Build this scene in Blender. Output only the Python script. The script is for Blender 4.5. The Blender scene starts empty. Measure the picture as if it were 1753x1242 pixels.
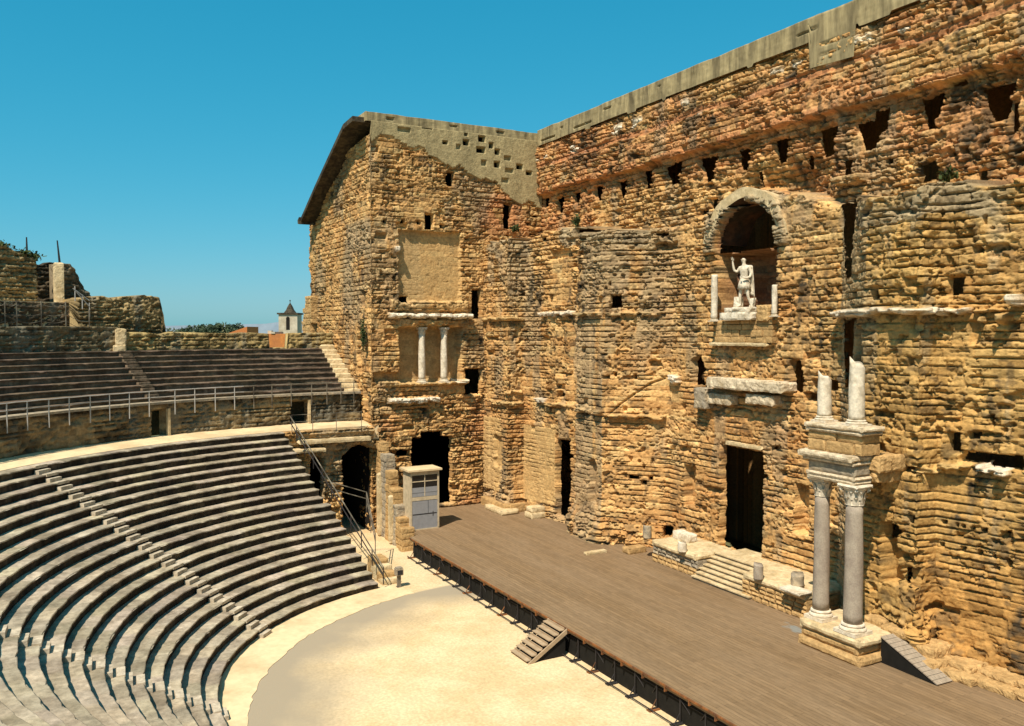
import bpy, math, random
import numpy as np
from mathutils import Vector, Matrix
R = math.radians
scene = bpy.context.scene
col = scene.collection
rng = np.random.default_rng(7)
random.seed(7)

# ------------------------------------------------------------------ naming
def tag(o, label=None, cat=None, group=None, kind=None):
    if label: o['label'] = label
    if cat: o['category'] = cat
    if group: o['group'] = group
    if kind: o['kind'] = kind
    return o

def empty(name, loc=(0, 0, 0), rz=0):
    o = bpy.data.objects.new(name, None)
    o.location = loc; o.rotation_euler = (0, 0, rz); o.empty_display_size = .3
    col.objects.link(o); return o

def thing(name, label, cat, loc=(0, 0, 0), group=None, rz=0):
    return tag(empty(name, loc, rz), label, cat, group)

# ------------------------------------------------------------------ noise
def _h(i, j, seed):
    n = (i.astype(np.int64) * 374761393 + j.astype(np.int64) * 668265263 + seed * 1442695041) & 0x7fffffff
    n = ((n ^ (n >> 13)) * 1274126177) & 0x7fffffff
    n = ((n ^ (n >> 15)) * 1911520717) & 0x7fffffff
    return ((n ^ (n >> 16)) & 0xffffff) / float(0xffffff)

def vn(x, y, seed=0):
    xi = np.floor(x); yi = np.floor(y)
    fx = x - xi; fy = y - yi
    fx = fx * fx * (3 - 2 * fx); fy = fy * fy * (3 - 2 * fy)
    a = _h(xi, yi, seed); b = _h(xi + 1, yi, seed); c = _h(xi, yi + 1, seed); d = _h(xi + 1, yi + 1, seed)
    return (a * (1 - fx) + b * fx) * (1 - fy) + (c * (1 - fx) + d * fx) * fy

def fbm(x, y, seed=0, o=4):
    s = 0; a = .5; t = 0
    for k in range(o):
        s = s + a * vn(x, y, seed + k * 17); t += a; a *= .5; x = x * 2.03 + 11.3; y = y * 2.03 + 5.7
    return s / t

def n3(p, seed=0, o=3):
    x, y, z = p[:, 0], p[:, 1], p[:, 2]
    return (fbm(x, y + 3.1 * z, seed, o) + fbm(y + 7, z + 1.7 * x, seed + 5, o) + fbm(z + 3, x - 2.3 * y, seed + 9, o)) / 3 - .5

def sst(a, b, x):
    t = np.clip((x - a) / (b - a), 0, 1); return t * t * (3 - 2 * t)

# ------------------------------------------------------------------ materials
def nodes_of(name):
    m = bpy.data.materials.new(name); m.use_nodes = True
    nt = m.node_tree; b = nt.nodes['Principled BSDF']
    b.inputs['Specular IOR Level'].default_value = .15
    b.inputs['Roughness'].default_value = .9
    return m, nt, b

def mat(name, rgb, var=.25, scale=3.0, rgb2=None, scale2=.5, bump=.02, bscale=9, rough=.9, stretch=(1, 1, 1), spec=.15, metal=0, thr=(.42, .62), attr=None, tintattr=None):
    m, nt, b = nodes_of(name); N = nt.nodes; L = nt.links
    b.inputs['Roughness'].default_value = rough; b.inputs['Specular IOR Level'].default_value = spec
    b.inputs['Metallic'].default_value = metal
    tc = N.new('ShaderNodeTexCoord'); mp = N.new('ShaderNodeMapping'); mp.inputs['Scale'].default_value = stretch
    L.new(tc.outputs['Object'], mp.inputs['Vector'])
    def noise(sc, det=5):
        n = N.new('ShaderNodeTexNoise'); n.inputs['Scale'].default_value = sc; n.inputs['Detail'].default_value = det
        n.inputs['Roughness'].default_value = .62
        L.new(mp.outputs[0], n.inputs['Vector']); return n.outputs['Fac']
    def mix(kind, fac, a, c):
        x = N.new('ShaderNodeMix'); x.data_type = 'RGBA'; x.blend_type = kind
        for sock, v in ((x.inputs[0], fac), (x.inputs[6], a), (x.inputs[7], c)):
            if hasattr(v, 'is_linked'): L.new(v, sock)
            elif isinstance(v, tuple): sock.default_value = (*v[:3], 1)
            else: sock.default_value = v
        return x.outputs[2]
    if attr:
        a = N.new('ShaderNodeAttribute'); a.attribute_name = attr; base = a.outputs['Color']
    else:
        base = rgb
        if rgb2:
            mr = N.new('ShaderNodeMapRange'); mr.inputs[1].default_value = thr[0]; mr.inputs[2].default_value = thr[1]
            L.new(noise(scale2), mr.inputs[0]); base = mix('MIX', mr.outputs[0], rgb, rgb2)
    mr = N.new('ShaderNodeMapRange'); mr.inputs[1].default_value = .3; mr.inputs[2].default_value = .7
    mr.inputs[3].default_value = 1 - var; mr.inputs[4].default_value = 1 + var * .6
    L.new(noise(scale, 8), mr.inputs[0])
    cb = N.new('ShaderNodeCombineColor')
    for i in range(3): L.new(mr.outputs[0], cb.inputs[i])
    out = mix('MULTIPLY', 1.0, base, cb.outputs[0])
    if tintattr:
        a = N.new('ShaderNodeAttribute'); a.attribute_name = tintattr; out = mix('MULTIPLY', 1.0, out, a.outputs['Color'])
    L.new(out, b.inputs['Base Color'])
    if bump:
        bp = N.new('ShaderNodeBump'); bp.inputs['Distance'].default_value = bump; bp.inputs['Strength'].default_value = 1
        L.new(noise(bscale, 6), bp.inputs['Height']); L.new(bp.outputs[0], b.inputs['Normal'])
    return m

OCHRE = np.array([.555, .305, .112]); OCHRE2 = np.array([.455, .232, .08]); PALE = np.array([.62, .405, .17])
RED = np.array([.50, .20, .08]); GREY = np.array([.33, .25, .15]); MARBLE = np.array([.82, .68, .50]); YEL = np.array([.48, .285, .085]); SOOT = np.array([.085, .06, .036])
CONCR = np.array([.38, .285, .14])
M = {}
M['masonry'] = mat('masonry', (1, 1, 1), var=.33, scale=5, bump=.05, bscale=7, attr='stone')
M['concrete'] = mat('weathered_concrete', (.40, .30, .15), rgb2=(.22, .165, .085), scale2=.8, var=.45, scale=1.8, stretch=(1.6, 1.6, .25), bump=.01)
M['marble'] = mat('white_marble', (.74, .62, .46), rgb2=(.50, .38, .24), scale2=1.6, var=.32, scale=5, bump=.02, thr=(.48, .7))
M['stair'] = mat('stair_stone', (.58, .47, .335), rgb2=(.42, .33, .225), scale2=1.5, var=.35, scale=4, bump=.02)
M['stair_dark'] = mat('dark_stair_stone', (.26, .18, .115), rgb2=(.14, .10, .06), scale2=1.5, var=.4, scale=4, bump=.02)
M['shaded_vault'] = mat('shaded_vault_stone', (.05, .036, .024), rgb2=(.13, .06, .03), scale2=.7, var=.4, bump=.03)  # shade of the vault underside painted near-black, with rust-brown patches
M['marble_worn'] = mat('weathered_marble', (.68, .53, .35), rgb2=(.42, .30, .17), scale2=1.8, var=.4, scale=6, bump=.03, thr=(.45, .66))
M['stone_pale'] = mat('pale_stone', (.68, .51, .29), rgb2=(.52, .37, .19), scale2=1.2, var=.3, scale=4, bump=.03)
M['stone_ochre'] = mat('ochre_stone', (.56, .34, .14), rgb2=(.42, .25, .10), scale2=1.1, var=.35, scale=4, bump=.05)
M['stone_grey'] = mat('grey_stone', (.30, .24, .17), rgb2=(.46, .35, .22), scale2=1.0, var=.3, scale=4, bump=.03)
M['granite'] = mat('grey_granite', (.40, .32, .235), rgb2=(.31, .24, .18), scale2=1.0, var=.22, scale=14, bump=.01, rough=.75)
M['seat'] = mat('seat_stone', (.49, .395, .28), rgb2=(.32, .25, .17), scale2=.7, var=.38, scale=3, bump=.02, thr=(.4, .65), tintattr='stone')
M['riser'] = mat('shaded_grimy_riser_stone', (.045, .032, .021), rgb2=(.13, .095, .06), scale2=1.3, var=.45, scale=4, bump=.03, stretch=(1, 1, .6), thr=(.45, .7), tintattr='stone')  # grime, darkened further to stand in for the risers' shade
M['dark_wall'] = mat('blackened_rubble', (.30, .215, .115), rgb2=(.085, .06, .035), scale2=.45, var=.5, scale=6, bump=.05, bscale=5, thr=(.40, .62))
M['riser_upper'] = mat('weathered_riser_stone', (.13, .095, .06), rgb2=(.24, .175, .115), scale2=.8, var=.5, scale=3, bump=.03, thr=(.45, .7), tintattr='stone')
M['seat_dark'] = mat('weathered_dark_seat_stone', (.20, .135, .09), rgb2=(.10, .07, .045), scale2=.9, var=.45, scale=4, bump=.02, tintattr='stone')
M['sand'] = mat('sand', (.78, .57, .325), rgb2=(.67, .47, .245), scale2=.35, var=.24, scale=7, bump=.012, bscale=16)
M['path'] = mat('pale_path', (.78, .575, .33), rgb2=(.62, .44, .24), scale2=.4, var=.12, scale=2.5, bump=.006)
M['wood_grey'] = mat('grey_timber', (.36, .28, .20), var=.3, scale=3, stretch=(.5, 4, 4), bump=.006)
M['timber'] = mat('pale_timber', (.47, .33, .20), rgb2=(.36, .25, .15), scale2=2, var=.25, scale=4, stretch=(1, 1, 3), bump=.005)
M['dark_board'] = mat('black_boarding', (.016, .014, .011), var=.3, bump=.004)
M['iron'] = mat('dark_iron', (.035, .03, .028), var=.3, bump=0, rough=.6)
M['rust'] = mat('rusty_iron', (.30, .115, .035), rgb2=(.13, .06, .03), scale2=2, var=.3, bump=0, rough=.8)
M['galv'] = mat('galvanised_steel', (.42, .38, .33), var=.2, bump=0, rough=.5, spec=.4)
M['galv_dark'] = mat('weathered_steel', (.23, .19, .135), rgb2=(.07, .055, .04), scale2=1, var=.2, bump=0, rough=.6)
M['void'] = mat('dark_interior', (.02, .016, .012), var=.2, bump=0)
M['roof_tile'] = mat('orange_roof_tile', (.55, .19, .06), var=.35, scale=9, bump=.02)
M['orange_plaster'] = mat('orange_plaster', (.60, .22, .06), rgb2=(.48, .18, .06), scale2=.8, var=.2, bump=0)
M['cream'] = mat('cream_render', (.60, .50, .36), rgb2=(.48, .38, .26), scale2=.7, var=.2, scale=2, bump=0)
M['leaf'] = mat('leaves', (.045, .065, .02), rgb2=(.085, .095, .03), scale2=3, var=.4, scale=6, bump=0)
M['far_leaf'] = mat('far_wood_leaves', (.055, .08, .045), rgb2=(.10, .115, .055), scale2=.12, var=.35, scale=.4, bump=0)
M['field'] = mat('dry_field', (.16, .15, .07), rgb2=(.24, .20, .10), scale2=.01, var=.3, scale=.1, bump=0)
M['hill'] = mat('far_hazy_hill', (.17, .21, .25), rgb2=(.23, .26, .28), scale2=.002, var=.2, scale=.02, bump=0)  # distance haze painted in as a blue-grey hill colour
M['door_paint'] = mat('grey_painted_board', (.285, .27, .265), var=.12, scale=3, bump=.002, rough=.6)
M['cabin_frame'] = mat('ochre_painted_frame', (.56, .43, .27), var=.25, scale=3, bump=.003, rough=.7)
M['glass'] = mat('dim_window_glass', (.012, .012, .012), var=.1, bump=0, rough=.15, spec=.5)
M['slate'] = mat('dark_roof_slab', (.05, .038, .026), rgb2=(.10, .075, .045), scale2=1.5, var=.4, bump=.02)
M['bark'] = mat('bark', (.10, .07, .045), var=.3, bump=.02)

# orchestra sand: pale paving-coloured sand with a greyer worn crescent
def orchestra_mat(cx, cy, r):
    m = M['sand'].copy(); m.name = 'orchestra_sand'; nt = m.node_tree; N = nt.nodes; L = nt.links
    b = N['Principled BSDF']; old = b.inputs['Base Color'].links[0].from_socket
    tc = N.new('ShaderNodeTexCoord'); d = N.new('ShaderNodeVectorMath'); d.operation = 'DISTANCE'
    L.new(tc.outputs['Object'], d.inputs[0]); d.inputs[1].default_value = (cx, cy, 0)
    nz = N.new('ShaderNodeTexNoise'); nz.inputs['Scale'].default_value = .22; nz.inputs['Detail'].default_value = 5
    L.new(tc.outputs['Object'], nz.inputs['Vector'])
    ma = N.new('ShaderNodeMath'); ma.operation = 'MULTIPLY_ADD'; ma.inputs[1].default_value = 7.0; L.new(nz.outputs['Fac'], ma.inputs[0]); L.new(d.outputs['Value'], ma.inputs[2])
    mr = N.new('ShaderNodeMapRange'); mr.inputs[1].default_value = r - 1.6; mr.inputs[2].default_value = r + 2.2; L.new(ma.outputs[0], mr.inputs[0])
    m2 = N.new('ShaderNodeMapRange'); m2.inputs[1].default_value = r; m2.inputs[2].default_value = r + .25; m2.inputs[3].default_value = 1; m2.inputs[4].default_value = .12; L.new(d.outputs['Value'], m2.inputs[0])
    m3 = N.new('ShaderNodeMath'); m3.operation = 'MULTIPLY'; L.new(mr.outputs[0], m3.inputs[0]); L.new(m2.outputs[0], m3.inputs[1])
    mx = N.new('ShaderNodeMix'); mx.data_type = 'RGBA'; L.new(m3.outputs[0], mx.inputs[0]); L.new(old, mx.inputs[6]); mx.inputs[7].default_value = (.37, .29, .195, 1)
    L.new(mx.outputs[2], b.inputs['Base Color']); return m

def deck_mat():
    m, nt, b = nodes_of('stage_planks'); N = nt.nodes; L = nt.links; b.inputs['Roughness'].default_value = .8
    tc = N.new('ShaderNodeTexCoord')
    br = N.new('ShaderNodeTexBrick'); br.inputs['Scale'].default_value = 1; br.inputs['Brick Width'].default_value = 4.2; br.inputs['Row Height'].default_value = .24
    br.inputs['Mortar Size'].default_value = .012; br.inputs['Mortar Smooth'].default_value = .3; br.inputs['Bias'].default_value = -.1
    br.inputs['Color1'].default_value = (.26, .162, .082, 1); br.inputs['Color2'].default_value = (.195, .12, .06, 1); br.inputs['Mortar'].default_value = (.14, .085, .045, 1)
    L.new(tc.outputs['Object'], br.inputs['Vector'])
    n1 = N.new('ShaderNodeTexNoise'); n1.inputs['Scale'].default_value = .35; n1.inputs['Detail'].default_value = 6; n1.inputs['Roughness'].default_value = .65
    mp = N.new('ShaderNodeMapping'); mp.inputs['Scale'].default_value = (.45, 1.6, 1); L.new(tc.outputs['Object'], mp.inputs[0]); L.new(mp.outputs[0], n1.inputs['Vector'])
    mr = N.new('ShaderNodeMapRange'); mr.inputs[1].default_value = .35; mr.inputs[2].default_value = .68; L.new(n1.outputs['Fac'], mr.inputs[0])
    mx = N.new('ShaderNodeMix'); mx.data_type = 'RGBA'; mx.inputs[7].default_value = (.285, .19, .11, 1); L.new(br.outputs['Color'], mx.inputs[6])
    sc = N.new('ShaderNodeMath'); sc.operation = 'MULTIPLY'; sc.inputs[1].default_value = .55; L.new(mr.outputs[0], sc.inputs[0]); L.new(sc.outputs[0], mx.inputs[0])
    n2 = N.new('ShaderNodeTexNoise'); n2.inputs['Scale'].default_value = 5; n2.inputs['Detail'].default_value = 6
    mp2 = N.new('ShaderNodeMapping'); mp2.inputs['Scale'].default_value = (.4, 1.5, 1); L.new(tc.outputs['Object'], mp2.inputs[0]); L.new(mp2.outputs[0], n2.inputs['Vector'])
    mr2 = N.new('ShaderNodeMapRange'); mr2.inputs[1].default_value = .3; mr2.inputs[2].default_value = .7; mr2.inputs[3].default_value = .86; mr2.inputs[4].default_value = 1.12; L.new(n2.outputs['Fac'], mr2.inputs[0])
    cb = N.new('ShaderNodeCombineColor')
    for i in range(3): L.new(mr2.outputs[0], cb.inputs[i])
    mu = N.new('ShaderNodeMix'); mu.data_type = 'RGBA'; mu.blend_type = 'MULTIPLY'; mu.inputs[0].default_value = 1
    L.new(mx.outputs[2], mu.inputs[6]); L.new(cb.outputs[0], mu.inputs[7]); L.new(mu.outputs[2], b.inputs['Base Color'])
    last = mu.outputs[2]
    for px, py, rx in ((28.58, -4.4, 2.3), (36.91, -5.94, 1.9)):      # pale blue paint spills
        mv = N.new('ShaderNodeMapping'); mv.inputs['Location'].default_value = (-px / rx, -py / .55, 0); mv.inputs['Scale'].default_value = (1 / rx, 1 / .55, 0); L.new(tc.outputs['Object'], mv.inputs[0])
        ln = N.new('ShaderNodeVectorMath'); ln.operation = 'LENGTH'; L.new(mv.outputs[0], ln.inputs[0])
        n4 = N.new('ShaderNodeTexNoise'); n4.inputs['Scale'].default_value = 1.6; n4.inputs['Detail'].default_value = 6; L.new(tc.outputs['Object'], n4.inputs['Vector'])
        ad = N.new('ShaderNodeMath'); ad.operation = 'MULTIPLY_ADD'; ad.inputs[1].default_value = 2.2; L.new(n4.outputs['Fac'], ad.inputs[0]); L.new(ln.outputs['Value'], ad.inputs[2])
        m5 = N.new('ShaderNodeMapRange'); m5.inputs[1].default_value = 1.75; m5.inputs[2].default_value = 1.45; m5.inputs[3].default_value = 0; m5.inputs[4].default_value = .6; L.new(ad.outputs[0], m5.inputs[0])
        bl = N.new('ShaderNodeMix'); bl.data_type = 'RGBA'; L.new(m5.outputs[0], bl.inputs[0]); L.new(last, bl.inputs[6]); bl.inputs[7].default_value = (.24, .275, .27, 1); last = bl.outputs[2]
    L.new(last, b.inputs['Base Color'])
    bp = N.new('ShaderNodeBump'); bp.inputs['Distance'].default_value = .012; L.new(br.outputs['Fac'], bp.inputs['Height']); bp.invert = True; L.new(bp.outputs[0], b.inputs['Normal'])
    return m

# ------------------------------------------------------------------ mesh collector
def from_arrays(name, V, F, material, parent=None, color=None, smooth=False):
    V = np.asarray(V, np.float32); me = bpy.data.meshes.new(name)
    if isinstance(F, np.ndarray):
        nf, k = F.shape; me.vertices.add(len(V)); me.vertices.foreach_set('co', V.ravel())
        me.loops.add(nf * k); me.loops.foreach_set('vertex_index', F.astype(np.int32).ravel())
        me.polygons.add(nf); me.polygons.foreach_set('loop_start', np.arange(0, nf * k, k, dtype=np.int32))
        me.polygons.foreach_set('loop_total', np.full(nf, k, np.int32)); me.update(calc_edges=True)
    else:
        me.from_pydata([tuple(v) for v in V.tolist()], [], F); me.update()
    if color is not None:
        a = me.color_attributes.new('stone', 'FLOAT_COLOR', 'POINT')
        c = np.ones((len(V), 4), np.float32); c[:, :3] = color; a.data.foreach_set('color', c.ravel())
    mats = material if isinstance(material, (list, tuple)) else [material]
    for m in mats: me.materials.append(m)
    if smooth: me.polygons.foreach_set('use_smooth', np.ones(len(me.polygons), bool))
    o = bpy.data.objects.new(name, me); col.objects.link(o)
    if parent is not None: o.parent = parent
    return o

class MB:
    def __init__(s): s.v = []; s.f = []
    def add(s, V, F):
        k = len(s.v); s.v += [tuple(map(float, p)) for p in V]; s.f += [tuple(int(i) + k for i in f) for f in F]
    def box(s, x0, x1, y0, y1, z0, z1, m=None):
        V = [(x, y, z) for z in (z0, z1) for y in (y0, y1) for x in (x0, x1)]
        if m is not None: V = [tuple(m @ Vector(p)) for p in V]
        s.add(V, [(0, 2, 3, 1), (4, 5, 7, 6), (0, 1, 5, 4), (2, 6, 7, 3), (0, 4, 6, 2), (1, 3, 7, 5)])
    def tube(s, pts, r, n=6):
        pts = [Vector(p) for p in pts]; V = []; F = []
        for i, p in enumerate(pts):
            d = (pts[min(i + 1, len(pts) - 1)] - pts[max(i - 1, 0)]).normalized()
            a = d.cross(Vector((0, 0, 1)) if abs(d.z) < .9 else Vector((1, 0, 0))).normalized(); b = d.cross(a)
            for k in range(n):
                t = 2 * math.pi * k / n; V.append(p + (a * math.cos(t) + b * math.sin(t)) * (r if not isinstance(r, (list, tuple)) else r[i]))
        for i in range(len(pts) - 1):
            for k in range(n): F.append((i * n + k, i * n + (k + 1) % n, (i + 1) * n + (k + 1) % n, (i + 1) * n + k))
        F.append(tuple(range(n - 1, -1, -1))); F.append(tuple((len(pts) - 1) * n + k for k in range(n)))
        s.add(V, F)
    def lathe(s, prof, c=(0, 0, 0), n=24):
        V = []; F = []
        for r, z in prof:
            for k in range(n): t = 2 * math.pi * k / n; V.append((c[0] + r * math.cos(t), c[1] + r * math.sin(t), c[2] + z))
        for i in range(len(prof) - 1):
            for k in range(n): F.append((i * n + k, i * n + (k + 1) % n, (i + 1) * n + (k + 1) % n, (i + 1) * n + k))
        F.append(tuple(range(n - 1, -1, -1))); F.append(tuple((len(prof) - 1) * n + k for k in range(n)))
        s.add(V, F)
    def prism(s, poly, y0, y1):      # polygon in x,z swept along y
        n = len(poly); V = [(p[0], y0, p[1]) for p in poly] + [(p[0], y1, p[1]) for p in poly]
        F = [tuple(range(n)), tuple(range(2 * n - 1, n - 1, -1))] + [(i, i + n, (i + 1) % n + n, (i + 1) % n) for i in range(n)]
        s.add(V, F)
    def slab(s, poly, z0, z1):       # polygon in x,y
        n = len(poly); V = [(p[0], p[1], z0) for p in poly] + [(p[0], p[1], z1) for p in poly]
        F = [tuple(range(n - 1, -1, -1)), tuple(range(n, 2 * n))] + [(i, (i + 1) % n, (i + 1) % n + n, i + n) for i in range(n)]
        s.add(V, F)
    def rough(s, x0, x1, y0, y1, z0, z1, amp=.06, res=.13, seed=0, m=None, sc=1.6, round_=.06):
        L = np.array([x1 - x0, y1 - y0, z1 - z0]); c = np.array([x0 + x1, y0 + y1, z0 + z1]) / 2
        n = np.maximum(1, np.minimum(40, np.ceil(L / res))).astype(int)
        for ax in range(3):
            u, w = (ax + 1) % 3, (ax + 2) % 3
            for sg in (-1, 1):
                a = np.linspace(-.5, .5, n[u] + 1); b = np.linspace(-.5, .5, n[w] + 1)
                A, B = np.meshgrid(a, b, indexing='ij'); p = np.zeros(A.shape + (3,)); p[..., u] = A * L[u]; p[..., w] = B * L[w]; p[..., ax] = sg * .5 * L[ax]
                p = p.reshape(-1, 3)
                e = np.abs(p) / (L / 2); k = np.sort(e, 1)[:, 1]           # near an edge: two coordinates at the rim
                p = p * (1 - round_ * sst(.75, 1, k))[:, None]
                q = (p + c) * sc
                p = p + np.stack([n3(q, seed), n3(q, seed + 31), n3(q, seed + 57)], 1) * amp * 2.4 + np.stack([n3(q * 4.3, seed + 3), n3(q * 4.3, seed + 34), n3(q * 4.3, seed + 60)], 1) * amp * 1.3
                p = p + c
                if m is not None: p = np.array([tuple(m @ Vector(t)) for t in p])
                mm = n[w] + 1; F = []
                for i in range(n[u]):
                    for j in range(n[w]):
                        f = (i * mm + j, (i + 1) * mm + j, (i + 1) * mm + j + 1, i * mm + j + 1)
                        F.append(f if sg > 0 else f[::-1])
                s.add(p, F)
    def build(s, name, material, parent=None, smooth=False):
        return from_arrays(name, np.array(s.v), s.f, material, parent, smooth=smooth)

def ashlar(b, x0, x1, y0, y1, z0, z1, ch=.42, bl=.8, amp=.035, seed=0, m=None):
    g = random.Random(seed); z = z0; k = 0
    while z < z1 - .05:
        h = min(ch * g.uniform(.8, 1.25), z1 - z); h = z1 - z if z1 - z - h < .15 else h
        x = x0
        while x < x1 - .02:
            w = min(bl * g.uniform(.6, 1.4), x1 - x); w = x1 - x if x1 - x - w < .2 else w
            o = g.uniform(-.05, .05)
            b.rough(x + .008, x + w - .008, y0 + o, y1 + o * .3, z + .006, z + h - .006, amp, .13, seed * 31 + k, m, round_=.05); k += 1; x += w
        z += h

def frame(o, x, z=(0, 0, 1)):
    x = Vector(x).normalized(); z = Vector(z).normalized(); y = z.cross(x).normalized(); z = x.cross(y)
    m = Matrix((x, y, z)).transposed().to_4x4(); m.translation = Vector(o); return m

# ------------------------------------------------------------------ masonry sheets
def blocks(u, z, ch, bl, seed, zmax=45):
    g = np.random.default_rng(seed); hs = ch * g.uniform(.75, 1.3, int(zmax / ch) + 60)
    zb = np.concatenate([[-12], -12 + np.cumsum(hs)])
    ci = np.clip(np.searchsorted(zb, z) - 1, 0, len(hs) - 1); h = hs[ci]; fz = (z - zb[ci]) / h
    lens = bl * g.uniform(.75, 1.4, len(hs)); bu = u / lens[ci] + g.uniform(0, 50, len(hs))[ci]
    jit = lambda i: (_h(i, ci, seed + 3) - .5) * .62
    i = np.floor(bu); i = np.where(bu < i + jit(i), i - 1, i); i = np.where(bu >= i + 1 + jit(i + 1), i + 1, i)
    Lb = i + jit(i); Rb = i + 1 + jit(i + 1)
    du = np.minimum(bu - Lb, Rb - bu) * lens[ci]; dz = np.minimum(fz, 1 - fz) * h
    return du, dz, _h(i, ci, seed + 11), _h(i, ci, seed + 23), _h(i, ci, seed + 37)

def stonework(u, z, ch, bl, seed, rough):
    """outward relief and three random numbers per block"""
    wz = (fbm(u * .35, z * .35, seed + 1, 3) - .5) * .09 + (fbm(u * 3.2, z * 3.2, seed + 2, 2) - .5) * .09 * (.3 + rough)
    wu = (fbm(u * 2.1 + 9, z * 2.1, seed + 4, 3) - .5) * .22
    du, dz, r1, r2, r3 = blocks(u + wu, z + wz, ch, bl, seed)
    worn = sst(.34, .62, fbm(u * .25, z * .33, seed + 6, 3))              # some areas keep crisp joints, others are smooth
    jd = (.07 + .20 * rough) * (.3 + 1.0 * worn); jw = .03 + .035 * rough
    d = (sst(0, jw, dz) - 1) * jd + (sst(0, jw, du) - 1) * jd * .6
    d += (r1 - .5) * (.02 + .14 * rough)
    q8 = lambda e, n: np.floor(e * n + .5) / n                            # chipped, stepped breaks
    e0 = fbm(u * 1.5, z * 2.6, seed + 8, 4); e2 = fbm(u * 6.5, z * 11., seed + 9, 3) - .5
    d += (q8(e0, 8) - .5) * (.05 + .30 * rough) + (e0 - .5) * (.02 + .06 * rough) + e2 * (.045 + .08 * rough)
    sp = fbm(u * .6, z * .45, seed + 21, 3)                               # zones where the face has spalled off
    d -= sst(.56, .575, sp + .25 * (e0 - .5)) * (.05 + .16 * rough)
    pit = sst(.585, .63, fbm(u * 4.2, z * 6.5, seed + 12, 3)) * sst(.35, .55, fbm(u * .5, z * .6, seed + 16, 2)); d -= pit * (.12 + .16 * rough)
    hole = sst(.77, .80, vn(u * 3.1, z * 4.1, seed + 13)) * sst(.42, .55, fbm(u * .3, z * .4, seed + 15, 2)); d -= hole * .30
    lost = (r2 < .006 + .04 * rough) * sst(.02, .05, np.minimum(du, dz)); d -= lost * (.28 + .3 * r3)
    gap = sst(.50, .60, fbm(u * .9, z * .5 + 40, seed + 14, 3)) * (1 - sst(.015, .05, dz)); d -= gap * (.18 + .2 * rough)
    return d, r1, r2, r3

def polyline(path, ds):
    P = np.array(path, float); seg = np.hypot(*np.diff(P, axis=0).T); cum = np.concatenate([[0], np.cumsum(seg)])
    S = [0.0]
    while S[-1] < cum[-1] - 1e-6: S.append(min(cum[-1], S[-1] + (ds(S[-1]) if callable(ds) else ds)))
    S = np.array(S); X = np.interp(S, cum, P[:, 0]); Y = np.interp(S, cum, P[:, 1])
    k = np.clip(np.searchsorted(cum, S, side='right') - 1, 0, len(seg) - 1)
    D = np.diff(P, axis=0) / seg[:, None]; nrm = np.stack([D[k, 1], -D[k, 0]], 1)       # right-hand side of the path = outside
    w = 3; ker = np.ones(w) / w; nrm = np.stack([np.convolve(np.pad(nrm[:, i], w // 2, 'edge'), ker, 'valid') for i in (0, 1)], 1)
    nrm /= np.linalg.norm(nrm, axis=1)[:, None]
    return S, X, Y, nrm, cum

def carve(Dp, U, Z, Uw, Zw, feats, cut=None):
    """sinks openings into the relief; U,Z true coordinates, Uw,Zw wobbly ones"""
    for s0, s1, z0, z1, dep, sh in feats:
        if s1 < s0: s0, s1 = s1, s0
        jj = np.where((U.min(0) < s1 + .6) & (U.max(0) > s0 - .6))[0]; ii = np.where((Z[:, 0] < z1 + .8) & (Z[:, 0] > z0 - .6))[0]
        if not len(jj) or not len(ii): continue
        sl = (slice(ii[0], ii[-1] + 1), slice(jj[0], jj[-1] + 1)); u = Uw[sl]; z = Zw[sl]
        opened = sh.islower() and dep >= .35; sh = sh.lower()          # opens into the dark hollow of the wall
        if opened: dep = min(dep, .55)
        if sh == 'x': sh = 't'; dep = .02
        c = (s0 + s1) / 2; hw = (s1 - s0) / 2
        if hw < .42: u = u * .3 + U[sl] * .7; z = z * .3 + Z[sl] * .7
        a = hw - np.abs(u - c)
        if sh == 't': hw = hw + .16 * (z0 > 25); z0 = z0 - .25 * (z0 > 25); a = hw * (.45 + .55 * np.clip((z - z0) / (z1 - z0), 0, 1)) - np.abs(u - c)
        if sh == 'a':
            zs = z1 - hw; q = hw - np.hypot(u - c, z - zs); a = np.where(z > zs, q, a)
        b = np.minimum(z - z0, z1 - z) if sh != 'a' else np.minimum(z - z0, 9)
        m = sst(-.01, .05, np.minimum(a, b))
        Dp[sl] = Dp[sl] * (1 - .8 * m) - dep * m
        if opened and cut is not None: cut[sl] |= m > .97

def ledges(Dp, C, U, Z, Uw, Zw, feats):
    for s0, s1, z0, z1, pr, pale in feats:
        if s1 < s0: s0, s1 = s1, s0
        jj = np.where((U.min(0) < s1 + .6) & (U.max(0) > s0 - .6))[0]; ii = np.where((Z[:, 0] < z1 + .8) & (Z[:, 0] > z0 - .8))[0]
        if not len(jj) or not len(ii): continue
        sl = (slice(ii[0], ii[-1] + 1), slice(jj[0], jj[-1] + 1)); u = Uw[sl]; z = Zw[sl]
        ends = np.minimum(u - s0, s1 - u); rag = fbm(U[sl] * 1.4, U[sl] * 0 + z0, 77, 3)
        prr = pr * (.55 + .75 * rag)
        prof = np.where(z > (z0 + z1) / 2, 1, .72 + .28 * sst(z0, (z0 + z1) / 2, z))
        m = sst(0, .06, np.minimum(ends, np.minimum(z - z0 - (rag < .42) * .12, z1 - z)))
        Dp[sl] = Dp[sl] * (1 - .4 * m) + prr * prof * m
        mm = (m * min(1, pale))[..., None]; C[sl] = C[sl] * (1 - mm) + mm * (MARBLE if pale >= .7 else PALE) * (.8 + .35 * rag[..., None])

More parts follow.
